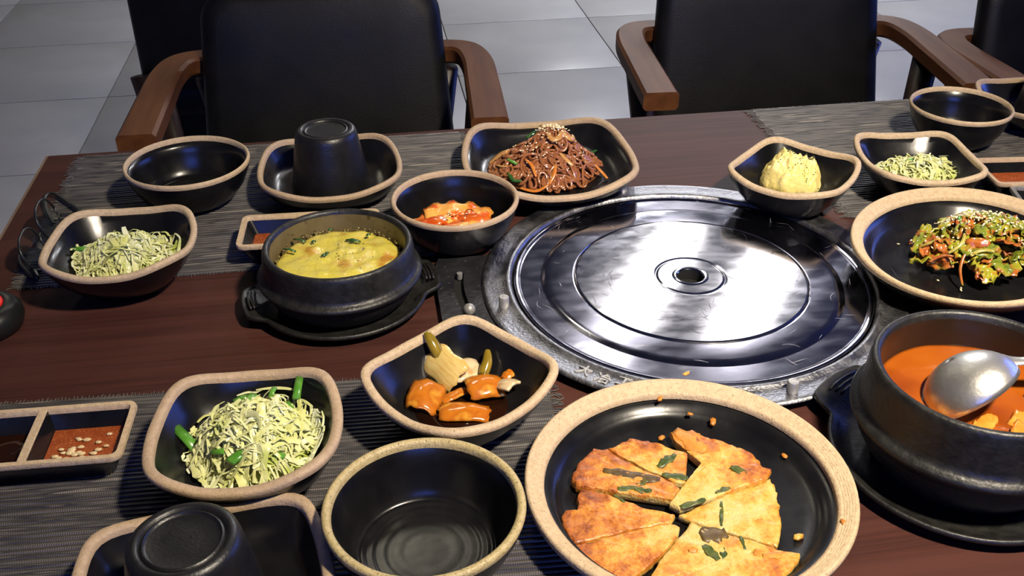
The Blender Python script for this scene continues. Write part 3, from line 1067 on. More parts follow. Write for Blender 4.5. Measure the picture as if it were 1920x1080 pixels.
eggt = thing('steamed_egg', 'yellow steamed egg with browned patches in the smaller stone pot', 'egg', (-.0386, .797, TZ + .0445))
mb = MB()
surface_disc(mb, .0565, .0030, 55, 3., .002, .004)
mb.build('egg_custard', M['egg'], eggt)
mb = MB()
rg = random.Random(5)
for k in range(170):
    a = rg.uniform(0, 2 * PI)
    rr_ = rg.uniform(.0535, .0578) if k < 150 else rg.uniform(0, .05)
    nugget(mb, (rr_ * math.cos(a), rr_ * math.sin(a), rg.uniform(-.002, .0012) + (.003 if k >= 150 else 0)), rg.uniform(.0005, .0013), rg)
mb.build('egg_foam', M['eggfoam'], eggt, kind='stuff')
for (px, py, a, ln) in ((-.0825, .812, -.55, .013), (-.0262, .8215, -.25, .012), (-.0235, .8185, -.2, .010), (-.074, .829, -.6, .013), (-.061, .824, .3, .004), (-.049, .800, .9, .005), (-.052, .797, 0, .004), (-.011, .829, .4, .004), (-.046, .8445, .1, .004)):
    mb = MB()
    dx, dy = ln / 2 * math.cos(a), ln / 2 * math.sin(a)
    lx, ly = px + .0386, py - .797
    zz = .0042
    mb.tube([(lx - dx, ly - dy, zz), (lx, ly + .0008, zz + .0010), (lx + dx, ly + dy, zz)], .0014, n=6, flat=.5)
    mb.build('scallion_piece', M['scallion_dark'], eggt)

soup = thing('soup', 'orange kimchi soup with cabbage pieces in the large stone pot', 'soup', (.403, .505, TZ + .0575))
mb = MB()
surface_disc(mb, .0662, .0008, 35, 8.)
mb.build('broth', M['soup'], soup)


def sheet(mb, L, Wd, f, nu=8, nv=6, th=.0012):
    """closed leaf with thickness; f(u,v)->(x,y,z), u 0..1 along, v -1..1 across"""
    P = [[Vector(f(i / nu, 2 * j / nv - 1)) for j in range(nv + 1)] for i in range(nu + 1)]
    top, bot = [], []
    for i in range(nu + 1):
        for j in range(nv + 1):
            a = P[min(i + 1, nu)][j] - P[max(i - 1, 0)][j]
            b = P[i][min(j + 1, nv)] - P[i][max(j - 1, 0)]
            nn = a.cross(b)
            nn = nn.normalized() if nn.length > 1e-12 else Vector((0, 0, 1))
            top.append(P[i][j] + nn * th / 2)
            bot.append(P[i][j] - nn * th / 2)
    N = (nu + 1) * (nv + 1)
    idx = lambda i, j: i * (nv + 1) + j
    fs = []
    for i in range(nu):
        for j in range(nv):
            q = (idx(i, j), idx(i + 1, j), idx(i + 1, j + 1), idx(i, j + 1))
            fs.append(q)
            fs.append(tuple(N + k for k in q[::-1]))
    for i in range(nu):
        for j in (0, nv):
            a, b = idx(i, j), idx(i + 1, j)
            fs.append((a, b, b + N, a + N))
    for j in range(nv):
        for i in (0, nu):
            a, b = idx(i, j), idx(i, j + 1)
            fs.append((a, b, b + N, a + N))
    mb.add(top + bot, fs)


def leaf(L, Wd, seed, curl=.3, ruffle=.15, taper=.6, th=.0012, nu=8, nv=6):
    mb = MB()

    def f(u, v):
        wv = Wd / 2 * (math.sin(PI * min(max(.12 + .80 * u, 0), 1)) ** taper)
        wv *= 1 + .25 * noise.noise(Vector((u * 3.3, seed, v)))
        x = (u - .5) * L
        y = v * wv
        z = curl * L * (.25 - (u - .5) ** 2) + curl * .7 * Wd * (v * v) * -.5
        z += ruffle * Wd * noise.noise(Vector((u * 3.1 + seed, v * 1.8, seed * 1.7)))
        z += ruffle * .5 * Wd * math.sin(u * 17 + seed) * v * v
        return (x, y, z)
    sheet(mb, L, Wd, f, nu, nv, th)
    return mb


def put(o, loc, rot):
    o.location = loc
    o.rotation_euler = rot
    return o


rg = random.Random(21)
for (px, py, L, Wd, a) in ((.340, .5165, .024, .014, .6), (.352, .492, .026, .012, -.5), (.367, .467, .030, .014, .2), (.412, .462, .030, .016, 1.0), (.424, .478, .028, .015, .4), (.436, .468, .024, .014, 2.), (.404, .447, .03, .013, -.2), (.445, .500, .024, .013, .8), (.395, .479, .022, .012, .5)):
    o = leaf(L, Wd, rg.uniform(0, 50), .12, .2, th=.0016).build('cabbage_piece', M['soupcab'], soup)
    put(o, (px - .403, py - .505, .0004 + rg.uniform(-.0004, .0008)), (rg.uniform(-.1, .1), rg.uniform(-.1, .1), a))
mb = MB()
mb.tube([(.012 * math.cos(a) + .0185, .014 * math.sin(a) - .054, .0013) for a in [1.2 + .16 * k for k in range(12)]], .0012, n=6)
mb.build('onion_strip', M['soupcab'], soup)

# ladle, lying face down in the soup
lad = thing('ladle', 'worn stainless steel ladle lying face down in the orange soup', 'ladle', (.3985, .5035, TZ + .0640))
nrm = (.56 * Vector((.989, -.147, 0)) + .83 * (-1) * Vector((.078, .523, .849))).normalized()     # the way its mouth faces
ex_ = (rt * .77 + up * .63)
ex_ = (ex_ - nrm * ex_.dot(nrm)).normalized()
ey_ = nrm.cross(ex_)
n = 48
mb = MB()
rings = []
RB, DP = .0345, .028
for k in range(0, 13):
    a = PI / 2 * k / 12
    rr_, dd = RB * math.cos(a), DP * math.sin(a)
    rings.append([ex_ * max(rr_, .0002) * math.cos(2 * PI * q / n) + ey_ * max(rr_, .0002) * math.sin(2 * PI * q / n) - nrm * dd for q in range(n)])
inn = []
for k in range(12, -1, -1):
    a = PI / 2 * k / 12
    rr_, dd = (RB - .0012) * math.cos(a), (DP - .0012) * math.sin(a)
    inn.append([ex_ * max(rr_, .0002) * math.cos(2 * PI * q / n) + ey_ * max(rr_, .0002) * math.sin(2 * PI * q / n) - nrm * dd for q in range(n)])
mb.loft(rings + inn, False, False, closed=True)
mb.build('ladle_bowl', M['ladle'], lad)
mb = MB()
p0 = ex_ * (RB - .004) - nrm * .006
hp = [p0, p0 + Vector((.009, -.003, .001)), p0 + Vector((.030, -.009, .006)), p0 + Vector((.080, -.022, .018)), p0 + Vector((.150, -.04, .036))]
mb.tube(smooth_path(hp, 6), lambda q: .0085 - .0045 * min(1, q * 3.5) + .0015 * q, n=10, flat=.38)
mb.build('handle', M['ladle'], lad)


# ------------------------------------------------------------------ shredded heaps and noodles
def dome(px, py, rx, ry, h):
    q = (px / rx) ** 2 + (py / ry) ** 2
    return h * max(0., 1 - q) ** .9


def wall_z(r):
    """inside height of a side dish above its heap base at distance r from the dish centre"""
    P = ((0., .27), (.38, .29), (.52, .335), (.64, .42), (.74, .55), (.83, .74), (.92, .95))
    q = min(r / .0665, .92)
    for (a, u), (b, v) in zip(P, P[1:]):
        if q <= b:
            return .05 * (u + (v - u) * (q - a) / (b - a)) - .0122
    return .035


def cabbage(label, x, y, z, rx, ry, h, n, seed, greens, rz=0., strays=8, off=(0, 0), wmax=.0024):
    t = thing('cabbage_salad', label, 'salad', (x, y, z), rz, 'shredded cabbage salads')
    rg = random.Random(seed)
    for nm, m, cnt in (('cabbage_shreds', 'cabbage', n), ('pale_cabbage_shreds', 'cabbage_pale', n // 3)):
        mb = MB()
        for k in range(cnt):
            a, q = rg.uniform(0, 2 * PI), math.sqrt(rg.uniform(0, 1)) * .86
            px, py = rx * q * math.cos(a), ry * q * math.sin(a)
            L = rg.uniform(.018, .042)
            ang = rg.uniform(0, 2 * PI)
            if q > .45 and rg.random() < .75:
                ang = a + PI / 2 + rg.gauss(0, .6)
            kap = rg.gauss(0, 75)
            lay = 1.04 - .16 * rg.random() ** 1.6
            bz = rg.uniform(-.001, .005)
            tl = rg.gauss(0, .0030)
            nst = 8
            pts = []
            stray = k < strays
            if stray:
                px, py = rx * 1.02 * math.cos(a), ry * 1.02 * math.sin(a)
                kap = rg.gauss(0, 60)
            px -= math.cos(ang) * L / 2
            py -= math.sin(ang) * L / 2
            ph = rg.uniform(0, 6)
            for i in range(nst + 1):
                qq = math.hypot(px / rx, py / ry)
                lim = 1.08 if stray else 1.02
                sc = lim / qq if qq > lim else 1
                zz = dome(px * sc, py * sc, rx * 1.04, ry * 1.04, h) * lay + bz + .0022 * math.sin(i * 1.1 + ph) + .0012 + tl * (i / nst - .5) * 2
                zz += .004 * noise.noise(Vector((px * 90, py * 90, seed)))
                pts.append((px * sc, py * sc, max(zz, .0006, wall_z(math.hypot(px * sc + off[0], py * sc + off[1])) + .0012)))
                px += math.cos(ang) * L / nst
                py += math.sin(ang) * L / nst
                ang += kap * L / nst
            wd = rg.uniform(.0007, wmax * .75) if rg.random() < .88 else rg.uniform(.0022, .0045)
            mb.tube(pts, lambda u, w=wd: w * (.45 + .55 * math.sin(PI * (.1 + .85 * u))), n=4, flat=.28, twist=rg.uniform(-1.6, 1.6))
        if nm == 'cabbage_shreds':                 # the packed heart of the heap
            core = []
            for i in range(9):
                q = 1 - i / 8
                core.append([(rx * .93 * max(q, .01) * math.cos(2 * PI * k / 40) * (1 + .12 * noise.noise(Vector((math.cos(2 * PI * k / 40) * 2, math.sin(2 * PI * k / 40) * 2, seed)))),
                              ry * .93 * max(q, .01) * math.sin(2 * PI * k / 40), .0004 + .90 * dome(rx * .93 * q * math.cos(2 * PI * k / 40), ry * .93 * q * math.sin(2 * PI * k / 40), rx * .96, ry * .96, h) + (.003 * noise.noise(Vector((q * 9, k * .5, seed))) if 0 < i else 0)) for k in range(40)])
            mb.loft(core)
        mb.build(nm, M[m], t, kind='stuff', smooth=True, angle=50)
    for (gx, gy, gz, L, a, tilt, w_) in greens:
        mb = MB()
        gz = max(gz, dome(gx - x, gy - y, rx, ry, h) * 1.06 + .003, wall_z(math.hypot(gx - x + off[0], gy - y + off[1])) + .003)
        dx, dy, dz = L / 2 * math.cos(a), L / 2 * math.sin(a), L / 2 * math.sin(tilt)
        mb.tube([(gx - x - dx, gy - y - dy, gz - dz), (gx - x, gy - y, gz + .001), (gx - x + dx, gy - y + dy, gz + dz)], w_, n=8, flat=.45)
        mb.build('scallion_piece', M['scallion'], t)
    return t


zf = TZ + .0130
cabbage('large heap of shredded cabbage with green scallion in the nearest square dish', -.101, .575, zf, .0460, .0440, .035, 420, 11,
        [(-.1490, .583, .004, .026, -.85, -.35, .0040), (-.0700, .613, .012, .022, 1.45, .2, .0032), (-.0755, .598, .020, .016, -1.2, -.4, .0028), (-.109, .604, .030, .014, .3, 0, .0045), (-.1035, .601, .033, .010, 1.2, 0, .0035), (-.107, .548, .016, .022, .9, -.1, .0045), (-.120, .553, .009, .016, -.3, 0, .003), (-.088, .606, .033, .008, 1.2, .3, .0022), (-.083, .548, .012, .010, -.4, 0, .0026)], strays=16, off=(.004, .0065))
cabbage('heap of shredded cabbage in the square dish beside the eyeglasses', -.238, .867, zf, .0470, .0370, .027, 380, 12,
        [(-.2815, .880, .010, .022, -.1, 0, .0034), (-.2765, .878, .008, .012, .1, 0, .003), (-.243, .872, .026, .012, .8, .1, .0032), (-.229, .856, .020, .008, -.5, 0, .003)], strays=14, off=(.0006, .008))
cabbage('flat pile of shredded cabbage in the far right square dish', .5900, .932, zf - .001, .0430, .0290, .015, 260, 13, [(.583, .937, .017, .010, .2, 0, .0028)], strays=10, rz=-.12, off=(.005, .006))

nood = thing('glass_noodles', 'mound of shiny brown glass noodles with sesame on the large square plate', 'noodles', (.1895, 1.0150, TZ + .0085))
rg = random.Random(31)
mb = MB()
for k in range(150):
    a, q = rg.uniform(0, 2 * PI), math.sqrt(rg.uniform(0, 1)) * .9
    RX, RY, HH = .063, .050, .034
    px, py = RX * q * math.cos(a), RY * q * math.sin(a)
    ang = rg.uniform(0, 2 * PI)
    kap = rg.choice((-1, 1)) * rg.uniform(80, 190)
    lay = 1 - .28 * rg.random() ** 1.5
    pts = []
    ns = rg.randint(22, 40)
    for i in range(ns):
        qq = math.hypot(px / RX, py / RY)
        if qq > 1.0:
            toc = math.atan2(-py, -px)
            dlt = (toc - ang + PI) % (2 * PI) - PI
            ang += .5 * (1 if dlt > 0 else -1)
        lim = 1.08
        sc = lim / qq if qq > lim else 1
        zz = dome(px * sc, py * sc, RX * 1.1, RY * 1.1, HH) * lay + .014 * dome(px * sc - .012, py * sc - .016, .03, .028, 1.) * lay + .0012 + .0025 * math.sin(i * .35 + k) * lay
        pts.append((px * sc, py * sc, max(zz, .0012)))
        st = .0024
        px, py = px * sc + math.cos(ang) * st, py * sc + math.sin(ang) * st
        kap += rg.gauss(0, 14)
        kap = max(-230, min(230, kap))
        ang += kap * st
    mb.tube(pts, rg.uniform(.0012, .0018), n=7)
core = []
for i in range(9):
    q = 1 - i / 8
    core.append([(.060 * max(q, .01) * math.cos(2 * PI * k / 40), .050 * max(q, .01) * math.sin(2 * PI * k / 40), .0004 + .72 * dome(.060 * q * math.cos(2 * PI * k / 40), .050 * q * math.sin(2 * PI * k / 40), 0.062, .052, .031)) for k in range(40)])
mb.loft(core)
mb.build('noodle_strands', M['noodle'], nood, kind='stuff')


def nh(px, py, e=0.):      # surface height of the noodle mound
    return dome(px, py, .069, .055, .034) + .014 * dome(px - .012, py - .016, .03, .028, 1.) + .001 + e


def strip(name, m, pts, r, flat=.5, n=7, parent=None):
    mb = MB()
    mb.tube(smooth_path(pts, 5), (lambda u: r * (.55 + .45 * math.sin(PI * (.08 + .84 * u)))), n=n, flat=flat)
    return mb.build(name, M[m], parent)


def nz_(pts, e=.002):
    return [(a, b, nh(a, b, e)) for a, b in pts]


strip('carrot_strip', 'carrot', nz_([(-.036, -.045), (-.020, -.052), (-.006, -.050)], .003), .0028, parent=nood)
strip('carrot_strip', 'carrot', nz_([(-.006, -.050), (.001, -.043), (.004, -.034)], .003), .0028, parent=nood)
strip('carrot_strip', 'carrot', nz_([(-.026, -.022), (-.021, -.030), (-.018, -.042)], .003), .0024, parent=nood)
strip('carrot_strip', 'carrot', nz_([(.052, -.018), (.060, -.022), (.064, -.030)], .002), .0030, parent=nood)
strip('carrot_strip', 'carrot', nz_([(.022, .022), (.032, .026), (.044, .030)], .004), .0040, parent=nood)
strip('mushroom_strip', 'mushroom', nz_([(.002, .000), (.006, -.007), (.014, -.005), (.017, .001)], .005), .0038, parent=nood)
strip('mushroom_strip', 'mushroom', nz_([(.018, .004), (.024, -.002), (.031, .002), (.032, .009)], .005), .0036, parent=nood)
strip('mushroom_strip', 'mushroom', nz_([(-.062, .014), (-.050, .013), (-.042, .008)], .004), .0042, parent=nood)
strip('mushroom_strip', 'mushroom', nz_([(.000, .030), (.010, .034), (.020, .030)], .009), .0060, flat=.7, parent=nood)
strip('mushroom_strip', 'mushroom', nz_([(.012, -.020), (.018, -.028), (.024, -.033)], .003), .0028, parent=nood)
strip('mushroom_strip', 'mushroom', nz_([(-.056, -.004), (-.052, -.012), (-.046, -.018)], .003), .0024, parent=nood)
strip('scallion_piece', 'scallion', nz_([(-.044, -.008), (-.040, -.016), (-.036, -.022)], .003), .0026, parent=nood)
strip('scallion_piece', 'scallion_dark', nz_([(.044, .032), (.056, .036), (.068, .042)], .004), .0028, parent=nood)
strip('scallion_piece', 'scallion_dark', nz_([(-.018, .028), (-.006, .032), (.004, .036)], .008), .0032, parent=nood)
strip('scallion_piece', 'scallion_dark', nz_([(-.046, -.026), (-.042, -.036), (-.034, -.040)], .003), .0028, parent=nood)
strip('scallion_piece', 'scallion_dark', nz_([(.020, .036), (.028, .036), (.036, .034)], .004), .0030, parent=nood)


def seeds(parent, spots, r=.0014):
    mb = MB()
    for (px, py, pz) in spots:
        a, b = R.uniform(0, 2 * PI), R.uniform(-.5, .5)
        ax = Vector((math.cos(a) * math.cos(b), math.sin(a) * math.cos(b), math.sin(b)))
        p = Vector((px, py, pz))
        mb.tube([p - ax * r * 1.1, p - ax * r * .5, p + ax * r * .4, p + ax * r * 1.0], lambda u: r * (.25, .62, .55, .12)[min(3, int(u * 3 + .5))], n=5, flat=.7)
    return mb.build('sesame_seeds', M['sesame'], parent, kind='stuff')


sp = []
for k in range(170):
    px, py = R.gauss(.011, .012), R.gauss(.016, .013)
    if R.random() < .2:
        px, py = R.gauss(-.008, .018), R.gauss(-.004, .018)
    sp.append((px, py, nh(px, py, .0065 if abs(px - .011) < .02 and abs(py - .016) < .022 else .003)))
seeds(nood, sp)

# ------------------------------------------------------------------ mashed potato
pot_ = thing('mashed_potato', 'yellow mound of mashed potato sprinkled with dried herbs', 'potato', (.4410, .9285, TZ + .0130))


def pz(px, py):
    q = (px / .0335) ** 2 + (py / .030) ** 2
    h = .036 * max(0, 1 - q) ** .55
    h += .007 * math.exp(-((px + .006) ** 2 + (py - .012) ** 2) / .00009)
    h -= .008 * math.exp(-((px - .011) ** 2 / .00002 + (py + .020) ** 2 / .0003))
    h -= .004 * math.exp(-((px + .012) ** 2 / .00012 + (py + .014) ** 2 / .00003))
    k = 1 if q < 1 else 0
    return h + k * (.0085 * noise.fractal(Vector((px * 58, py * 58, 2.2)), .7, 2., 4) + .0040 * abs(noise.noise(Vector((px * 180, py * 180, 9)))))


mb = MB()
n, m_ = 84, 30
rings = []
for i in range(m_ + 1):
    q = 1 - i / m_
    row = []
    for k in range(n):
        a = 2 * PI * k / n
        wob = 1 + .13 * noise.noise(Vector((math.cos(a) * 1.6, math.sin(a) * 1.6, 4.)))
        x, y = .0335 * q * math.cos(a), .030 * q * math.sin(a)
        row.append((x * wob, y * wob, pz(x, y) if i else 0.))
    rings.append(row)
mb.loft(rings, True, True)
mb.build('potato_mash', M['potato'], pot_)
mb = MB()
for k in range(170):
    if k < 110:
        s = R.uniform(0, 1)
        px, py = .006 + .020 * s + R.gauss(0, .0025), .022 - .018 * s + R.gauss(0, .0028)
    else:
        px, py = R.gauss(.004, .013), R.gauss(0, .012)
    if (px / .0335) ** 2 + (py / .030) ** 2 > .95:
        continue
    aa = math.atan2(py / .030, px / .0335)
    wob = 1 + .13 * noise.noise(Vector((math.cos(aa) * 1.6, math.sin(aa) * 1.6, 4.)))
    nugget(mb, (px * wob, py * wob, pz(px, py) + .0006), R.uniform(.0005, .0010), R, (1.3, .8, .6))
mb.build('herb_flakes', M['herb'], pot_, kind='stuff')

# ------------------------------------------------------------------ kimchi
kim = thing('kimchi', 'folded red kimchi leaves with sesame lying in the round bowl', 'kimchi', (.0735, .896, TZ + .0125))
for k, (px, py, pz_, L, Wd, a, mm, cu, ru) in enumerate(((-.006, -.004, .006, .058, .034, .15, 'kimchi', .20, .22), (.012, .002, .011, .044, .034, -.35, 'kimchi_pale', .25, .18), (-.014, .002, .012, .040, .030, .5, 'kimchi', .28, .25),
                                                        (.016, -.008, .012, .034, .022, -.2, 'kimchi', .35, .25), (-.004, .006, .016, .040, .026, .1, 'kimchi_pale', .25, .22), (-.020, -.008, .009, .028, .022, .9, 'kimchi', .2, .25), (.004, -.012, .010, .040, .018, .1, 'kimchi', .3, .2))):
    o = leaf(L * 1.22, Wd * 1.15, 3.7 * k + 1, cu, ru * .55, .45, .0022, 12, 8).build('kimchi_leaf', M[mm], kim)
    put(o, (px, py, pz_), (R.uniform(-.15, .25), R.uniform(-.12, .12), a))
seeds(kim, [(R.gauss(0, .008), R.gauss(-.009, .0035), .0205 + R.uniform(-.001, .001)) for _ in range(12)], .0015)

# ------------------------------------------------------------------ dressed lettuce
let = thing('lettuce_salad', 'heap of green lettuce in red dressing with sesame on the oval plate', 'salad', (.562, .752, TZ + .0125))
rg = random.Random(44)
LR = [.066, .052, .040]


def lz(px, py):
    return dome(px, py, LR[0] * 1.1, LR[1] * 1.1, LR[2]) + .002


mats_ = ['lettuce', 'lettuce', 'lettuce_green', 'lettuce_red', 'lettuce', 'lettuce_green', 'lettuce_red']
for k in range(135):
    a, q = rg.uniform(0, 2 * PI), math.sqrt(rg.uniform(0, 1)) * .95
    px, py = LR[0] * q * math.cos(a), LR[1] * q * math.sin(a)
    L, Wd = rg.uniform(.014, .029), rg.uniform(.009, .018)
    lay = 1 - .5 * rg.random() ** 1.5
    o = leaf(L, Wd, rg.uniform(0, 90), rg.uniform(-.1, .45), rg.uniform(.2, .45), rg.uniform(.35, .8), .0011, 9, 6).build('lettuce_leaf', M[mats_[k % 7]], let)
    sl = .55 * q
    yawr = rg.uniform(0, 2 * PI)
    nv_ = Vector((math.cos(a) * sl, math.sin(a) * sl, 1)).normalized()
    qt = Vector((0, 0, 1)).rotation_difference(nv_)
    e = (qt.to_matrix() @ Matrix.Rotation(yawr, 3, 'Z') @ Matrix.Rotation(rg.gauss(0, .4), 3, 'X')).to_euler()
    put(o, (px, py, max(.003, lz(px, py) * lay)), e)
for k in range(16):
    a, q = rg.uniform(0, 2 * PI), math.sqrt(rg.uniform(0, 1)) * .9
    px, py = LR[0] * q * math.cos(a), LR[1] * q * math.sin(a)
    b = rg.uniform(0, 2 * PI)
    L = rg.uniform(.008, .017)
    pts = [(px + L * c * math.cos(b + .4 * c), py + L * c * math.sin(b + .4 * c), lz(px + L * c * math.cos(b), py + L * c * math.sin(b)) + .002) for c in (-1, -.4, .3, 1)]
    strip('lettuce_rib' if k % 8 else 'chili_strip', ('lettuce_red', 'stemgreen', 'lettuce_red', 'lettuce_green', 'stemgreen', 'stemgreen', 'lettuce_green', 'scallion')[k % 8], pts, rg.uniform(.0014, .0028), flat=.6, parent=let)
sp = []
for k in range(230):
    px, py = (R.gauss(-.006, .020), R.gauss(.014, .014)) if k < 150 else (R.gauss(.012, .030), R.gauss(-.004, .022))
    if (px / LR[0]) ** 2 + (py / LR[1]) ** 2 < 1:
        sp.append((px, py, lz(px, py) + R.uniform(.002, .0048)))
sp += [(-.060, -.030, .0015), (-.046, -.046, .0015), (-.048, -.049, .0015), (-.066, .036, .0035)]
seeds(let, sp)

# ------------------------------------------------------------------ pancake slices
PCX, PCY, PCZ = .1927, .489, TZ + .0086
SL = {
 'a':[(-0.0439,0.0489),(-0.0263,0.0576),(-0.0133,0.0534),(0.0020,0.0426),(0.0115,0.0369),(0.0009,0.0070),(-0.0065,0.0091),(-0.0137,0.0170),(-0.0236,0.0254),(-0.0340,0.0381)],
 'b':[(-0.0764,0.0251),(-0.0691,0.0377),(-0.0542,0.0526),(-0.0450,0.0501),(-0.0350,0.0372),(-0.0240,0.0241),(-0.0141,0.0157),(-0.0068,0.0082),(-0.0045,0.0022),(-0.0125,-0.0068),(-0.0425,0.0045),(-0.0741,0.0170)],
 'c':[(0.0059,0.0610),(0.0135,0.0624),(0.0213,0.0596),(0.0289,0.0520),(0.0442,0.0421),(0.0562,0.0319),(0.0596,0.0221),(0.0591,0.0132),(0.0646,0.0114),(0.0582,0.0036),(0.0205,-0.0074),(-0.0101,-0.0162),(-0.0154,-0.0099),(-0.0027,0.0038),(0.0177,0.0258),(0.0121,0.0389),(0.0049,0.0526)],
 'd':[(-0.0117,-0.0195),(0.0174,-0.0088),(0.0611,0.0041),(0.0619,-0.0046),(0.0577,-0.0207),(0.0536,-0.0343),(0.0473,-0.0505),(0.0428,-0.0573),(0.0214,-0.0427),(-0.0052,-0.0258)],
 'e':[(-0.0062,-0.0269),(0.0209,-0.0441),(0.0422,-0.0586),(0.0552,-0.0641),(0.0512,-0.0708),(0.0353,-0.0828),(0.0206,-0.0891),(-0.0065,-0.0878),(-0.0470,-0.0709),(-0.0322,-0.0527),(-0.0094,-0.0313)],
 'f':[(-0.0161,-0.0276),(-0.0143,-0.0305),(-0.0180,-0.0384),(-0.0318,-0.0512),(-0.0548,-0.0685),(-0.0669,-0.0738),(-0.0745,-0.0654),(-0.0830,-0.0495),(-0.0877,-0.0366),(-0.0513,-0.0306),(-0.0273,-0.0267)],
 'g':[(-0.0753,0.0078),(-0.0706,0.0146),(-0.0644,0.0127),(-0.0484,0.0017),(-0.0331,-0.0099),(-0.0144,-0.0200),(-0.0195,-0.0262),(-0.0510,-0.0293),(-0.0861,-0.0348),(-0.0897,-0.0219),(-0.0905,-0.0114),(-0.0862,-0.0041),(-0.0794,-0.0088),(-0.0765,-0.0011)]}


def inside(p, poly):
    c = False
    j = len(poly) - 1
    for i in range(len(poly)):
        (xi, yi), (xj, yj) = poly[i], poly[j]
        if (yi > p[1]) != (yj > p[1]) and p[0] < (xj - xi) * (p[1] - yi) / (yj - yi) + xi:
            c = not c
        j = i
    return c


def slice_(key, label, brown, th, lift, extras):
    poly = SL[key]
    cx = sum(p[0] for p in poly) / len(poly)
    cy = sum(p[1] for p in poly) / len(poly)
    t = thing('pancake_slice', label, 'pancake', (PCX + cx, PCY + cy, PCZ), 0, 'cut pancake slices')
    # resample the outline and roughen the outer rind
    pts = []
    for i in range(len(poly)):
        a, b = Vector((*poly[i], 0)), Vector((*poly[(i + 1) % len(poly)], 0))
        nseg = max(2, int((b - a).length / .0022))
        for k in range(nseg):
            p = a.lerp(b, k / nseg)
            far = min(1., max(0., (math.hypot(p.x + .01, p.y + .012) - .045) / .02))
            p += Vector((noise.noise(p * 260), noise.noise(p * 260 + Vector((9, 9, 9))), 0)) * .0011 * (.3 + far)
            pts.append((p.x - cx, p.y - cy))

    def top(x, y, q):
        return lift(x + cx, y + cy) + th + .0014 * noise.fractal(Vector(((x + cx) * 110, (y + cy) * 110, 5.)), 1., 2., 3)
    rings = []
    for s, dz in ((.97, None), (1., .15), (1.004, .55), (.995, .88), (.975, 1.0), (.9, 1.02), (.75, 1.03), (.55, 1.04), (.35, 1.04), (.15, 1.04), (.01, 1.04)):
        row = []
        for (x, y) in pts:
            if dz is None:
                row.append((x * s, y * s, lift(x + cx, y + cy) * .9))
            else:
                b0 = lift(x * s + cx, y * s + cy)
                row.append((x * s, y * s, b0 + (top(x * s, y * s, s) - b0) * dz))
        rings.append(row)
    mb = MB()
    mb.loft(rings)
    bo = mb.build('batter', M['pancake'], t, angle=60)
    ca = bo.data.attributes.new('browning', 'FLOAT', 'POINT')
    vals = []
    for v in bo.data.vertices:
        px, py = v.co.x + cx, v.co.y + cy
        far = min(1., max(0., (math.hypot(px + .012, py + .014) - .030) / .045))
        ctr, gain = brown
        side_ = -.25 if v.co.z < lift(px, py) + th * .6 else 0.
        vals.append(ctr + gain * far + side_ + .16 * noise.noise(Vector((px * 38, py * 38, ord(key)))))
    ca.data.foreach_set('value', vals)
    for (kind, x, y, L, Wd, a) in extras:
        mm = {'s': 'scal_fried', 'g': 'scal_fried', 'm': 'mush_dark', 'c': 'pan_crust'}[kind]
        nm = {'s': 'scallion_piece', 'g': 'scallion_piece', 'm': 'mushroom_piece', 'c': 'browned_crust'}[kind]
        mb = MB()
        lf = []
        sd = R.uniform(0, 50)

        def f(u, v, x=x, y=y, L=L, Wd=Wd, a=a, sd=sd):
            uu = (u - .5) * L
            vv = v * Wd / 2 * math.sin(PI * (.08 + .84 * u)) ** .5 * (1 + .9 * noise.noise(Vector((u * 4, v, sd))))
            px, py = x + uu * math.cos(a) - vv * math.sin(a), y + uu * math.sin(a) + vv * math.cos(a)
            return (px - cx, py - cy, top(px - cx, py - cy, 1) * 1.04 - .0001)
        sheet(mb, L, Wd, f, 8, 4, .0007)
        mb.build(nm, M[mm], t)
    return t


flat0 = lambda x, y: .0006
slice_('a', 'golden pancake slice at the top left touching the darker folded one', (.18, .28), .0066, lambda x, y: .0015 + .05 * max(0, y - .03), [('g', -.006, .031, .018, .006, .55), ('s', -.0045, .0145, .018, .006, -.35)])
slice_('b', 'crisp brown pancake slice with a browned mushroom strip at the upper left', (.25, .34), .0072, lambda x, y: .0008, [('m', -.034, .0205, .040, .008, -.42), ('g', -.040, .0085, .014, .0045, -.1), ('g', -.030, .0045, .012, .004, -.3), ('g', -.028, .0125, .010, .004, .4)])
slice_('c', 'pancake slice with a folded brown flap at the upper right', (.12, .22), .0062, lambda x, y: .0016 + .03 * max(0, y - .02), [('c', .016, .048, .030, .015, -1.0), ('g', .041, .0135, .012, .006, -.8), ('g', .000, -.0125, .020, .0045, .27), ('g', .024, -.0035, .012, .0035, .3)])
slice_('d', 'pale pancake slice with brown freckles at the right', (.05, .12), .0052, lambda x, y: .0006, [('g', .0165, -.0235, .022, .0025, 1.25), ('c', .0400, -.0340, .006, .004, .1)])
slice_('e', 'pale pancake slice with a dark mushroom patch at the bottom right', (.04, .16), .0052, lambda x, y: .0006, [('m', .0055, -.0400, .018, .015, .1), ('g', -.0015, -.0555, .014, .007, -1.1), ('g', .0065, -.0570, .010, .004, 1.2), ('g', .022, -.0495, .012, .0022, 1.5), ('c', .036, -.064, .012, .005, -.2), ('c', -.012, -.052, .006, .004, 0), ('c', .028, -.060, .006, .004, .8)])
slice_('f', 'golden brown pancake slice at the bottom left', (.14, .36), .0058, lambda x, y: .0008, [])
slice_('g', 'deep orange-brown pancake slice at the left of the plate', (.18, .46), .0060, lambda x, y: .0008, [('g', -.0475, .0005, .010, .0025, -1.0)])
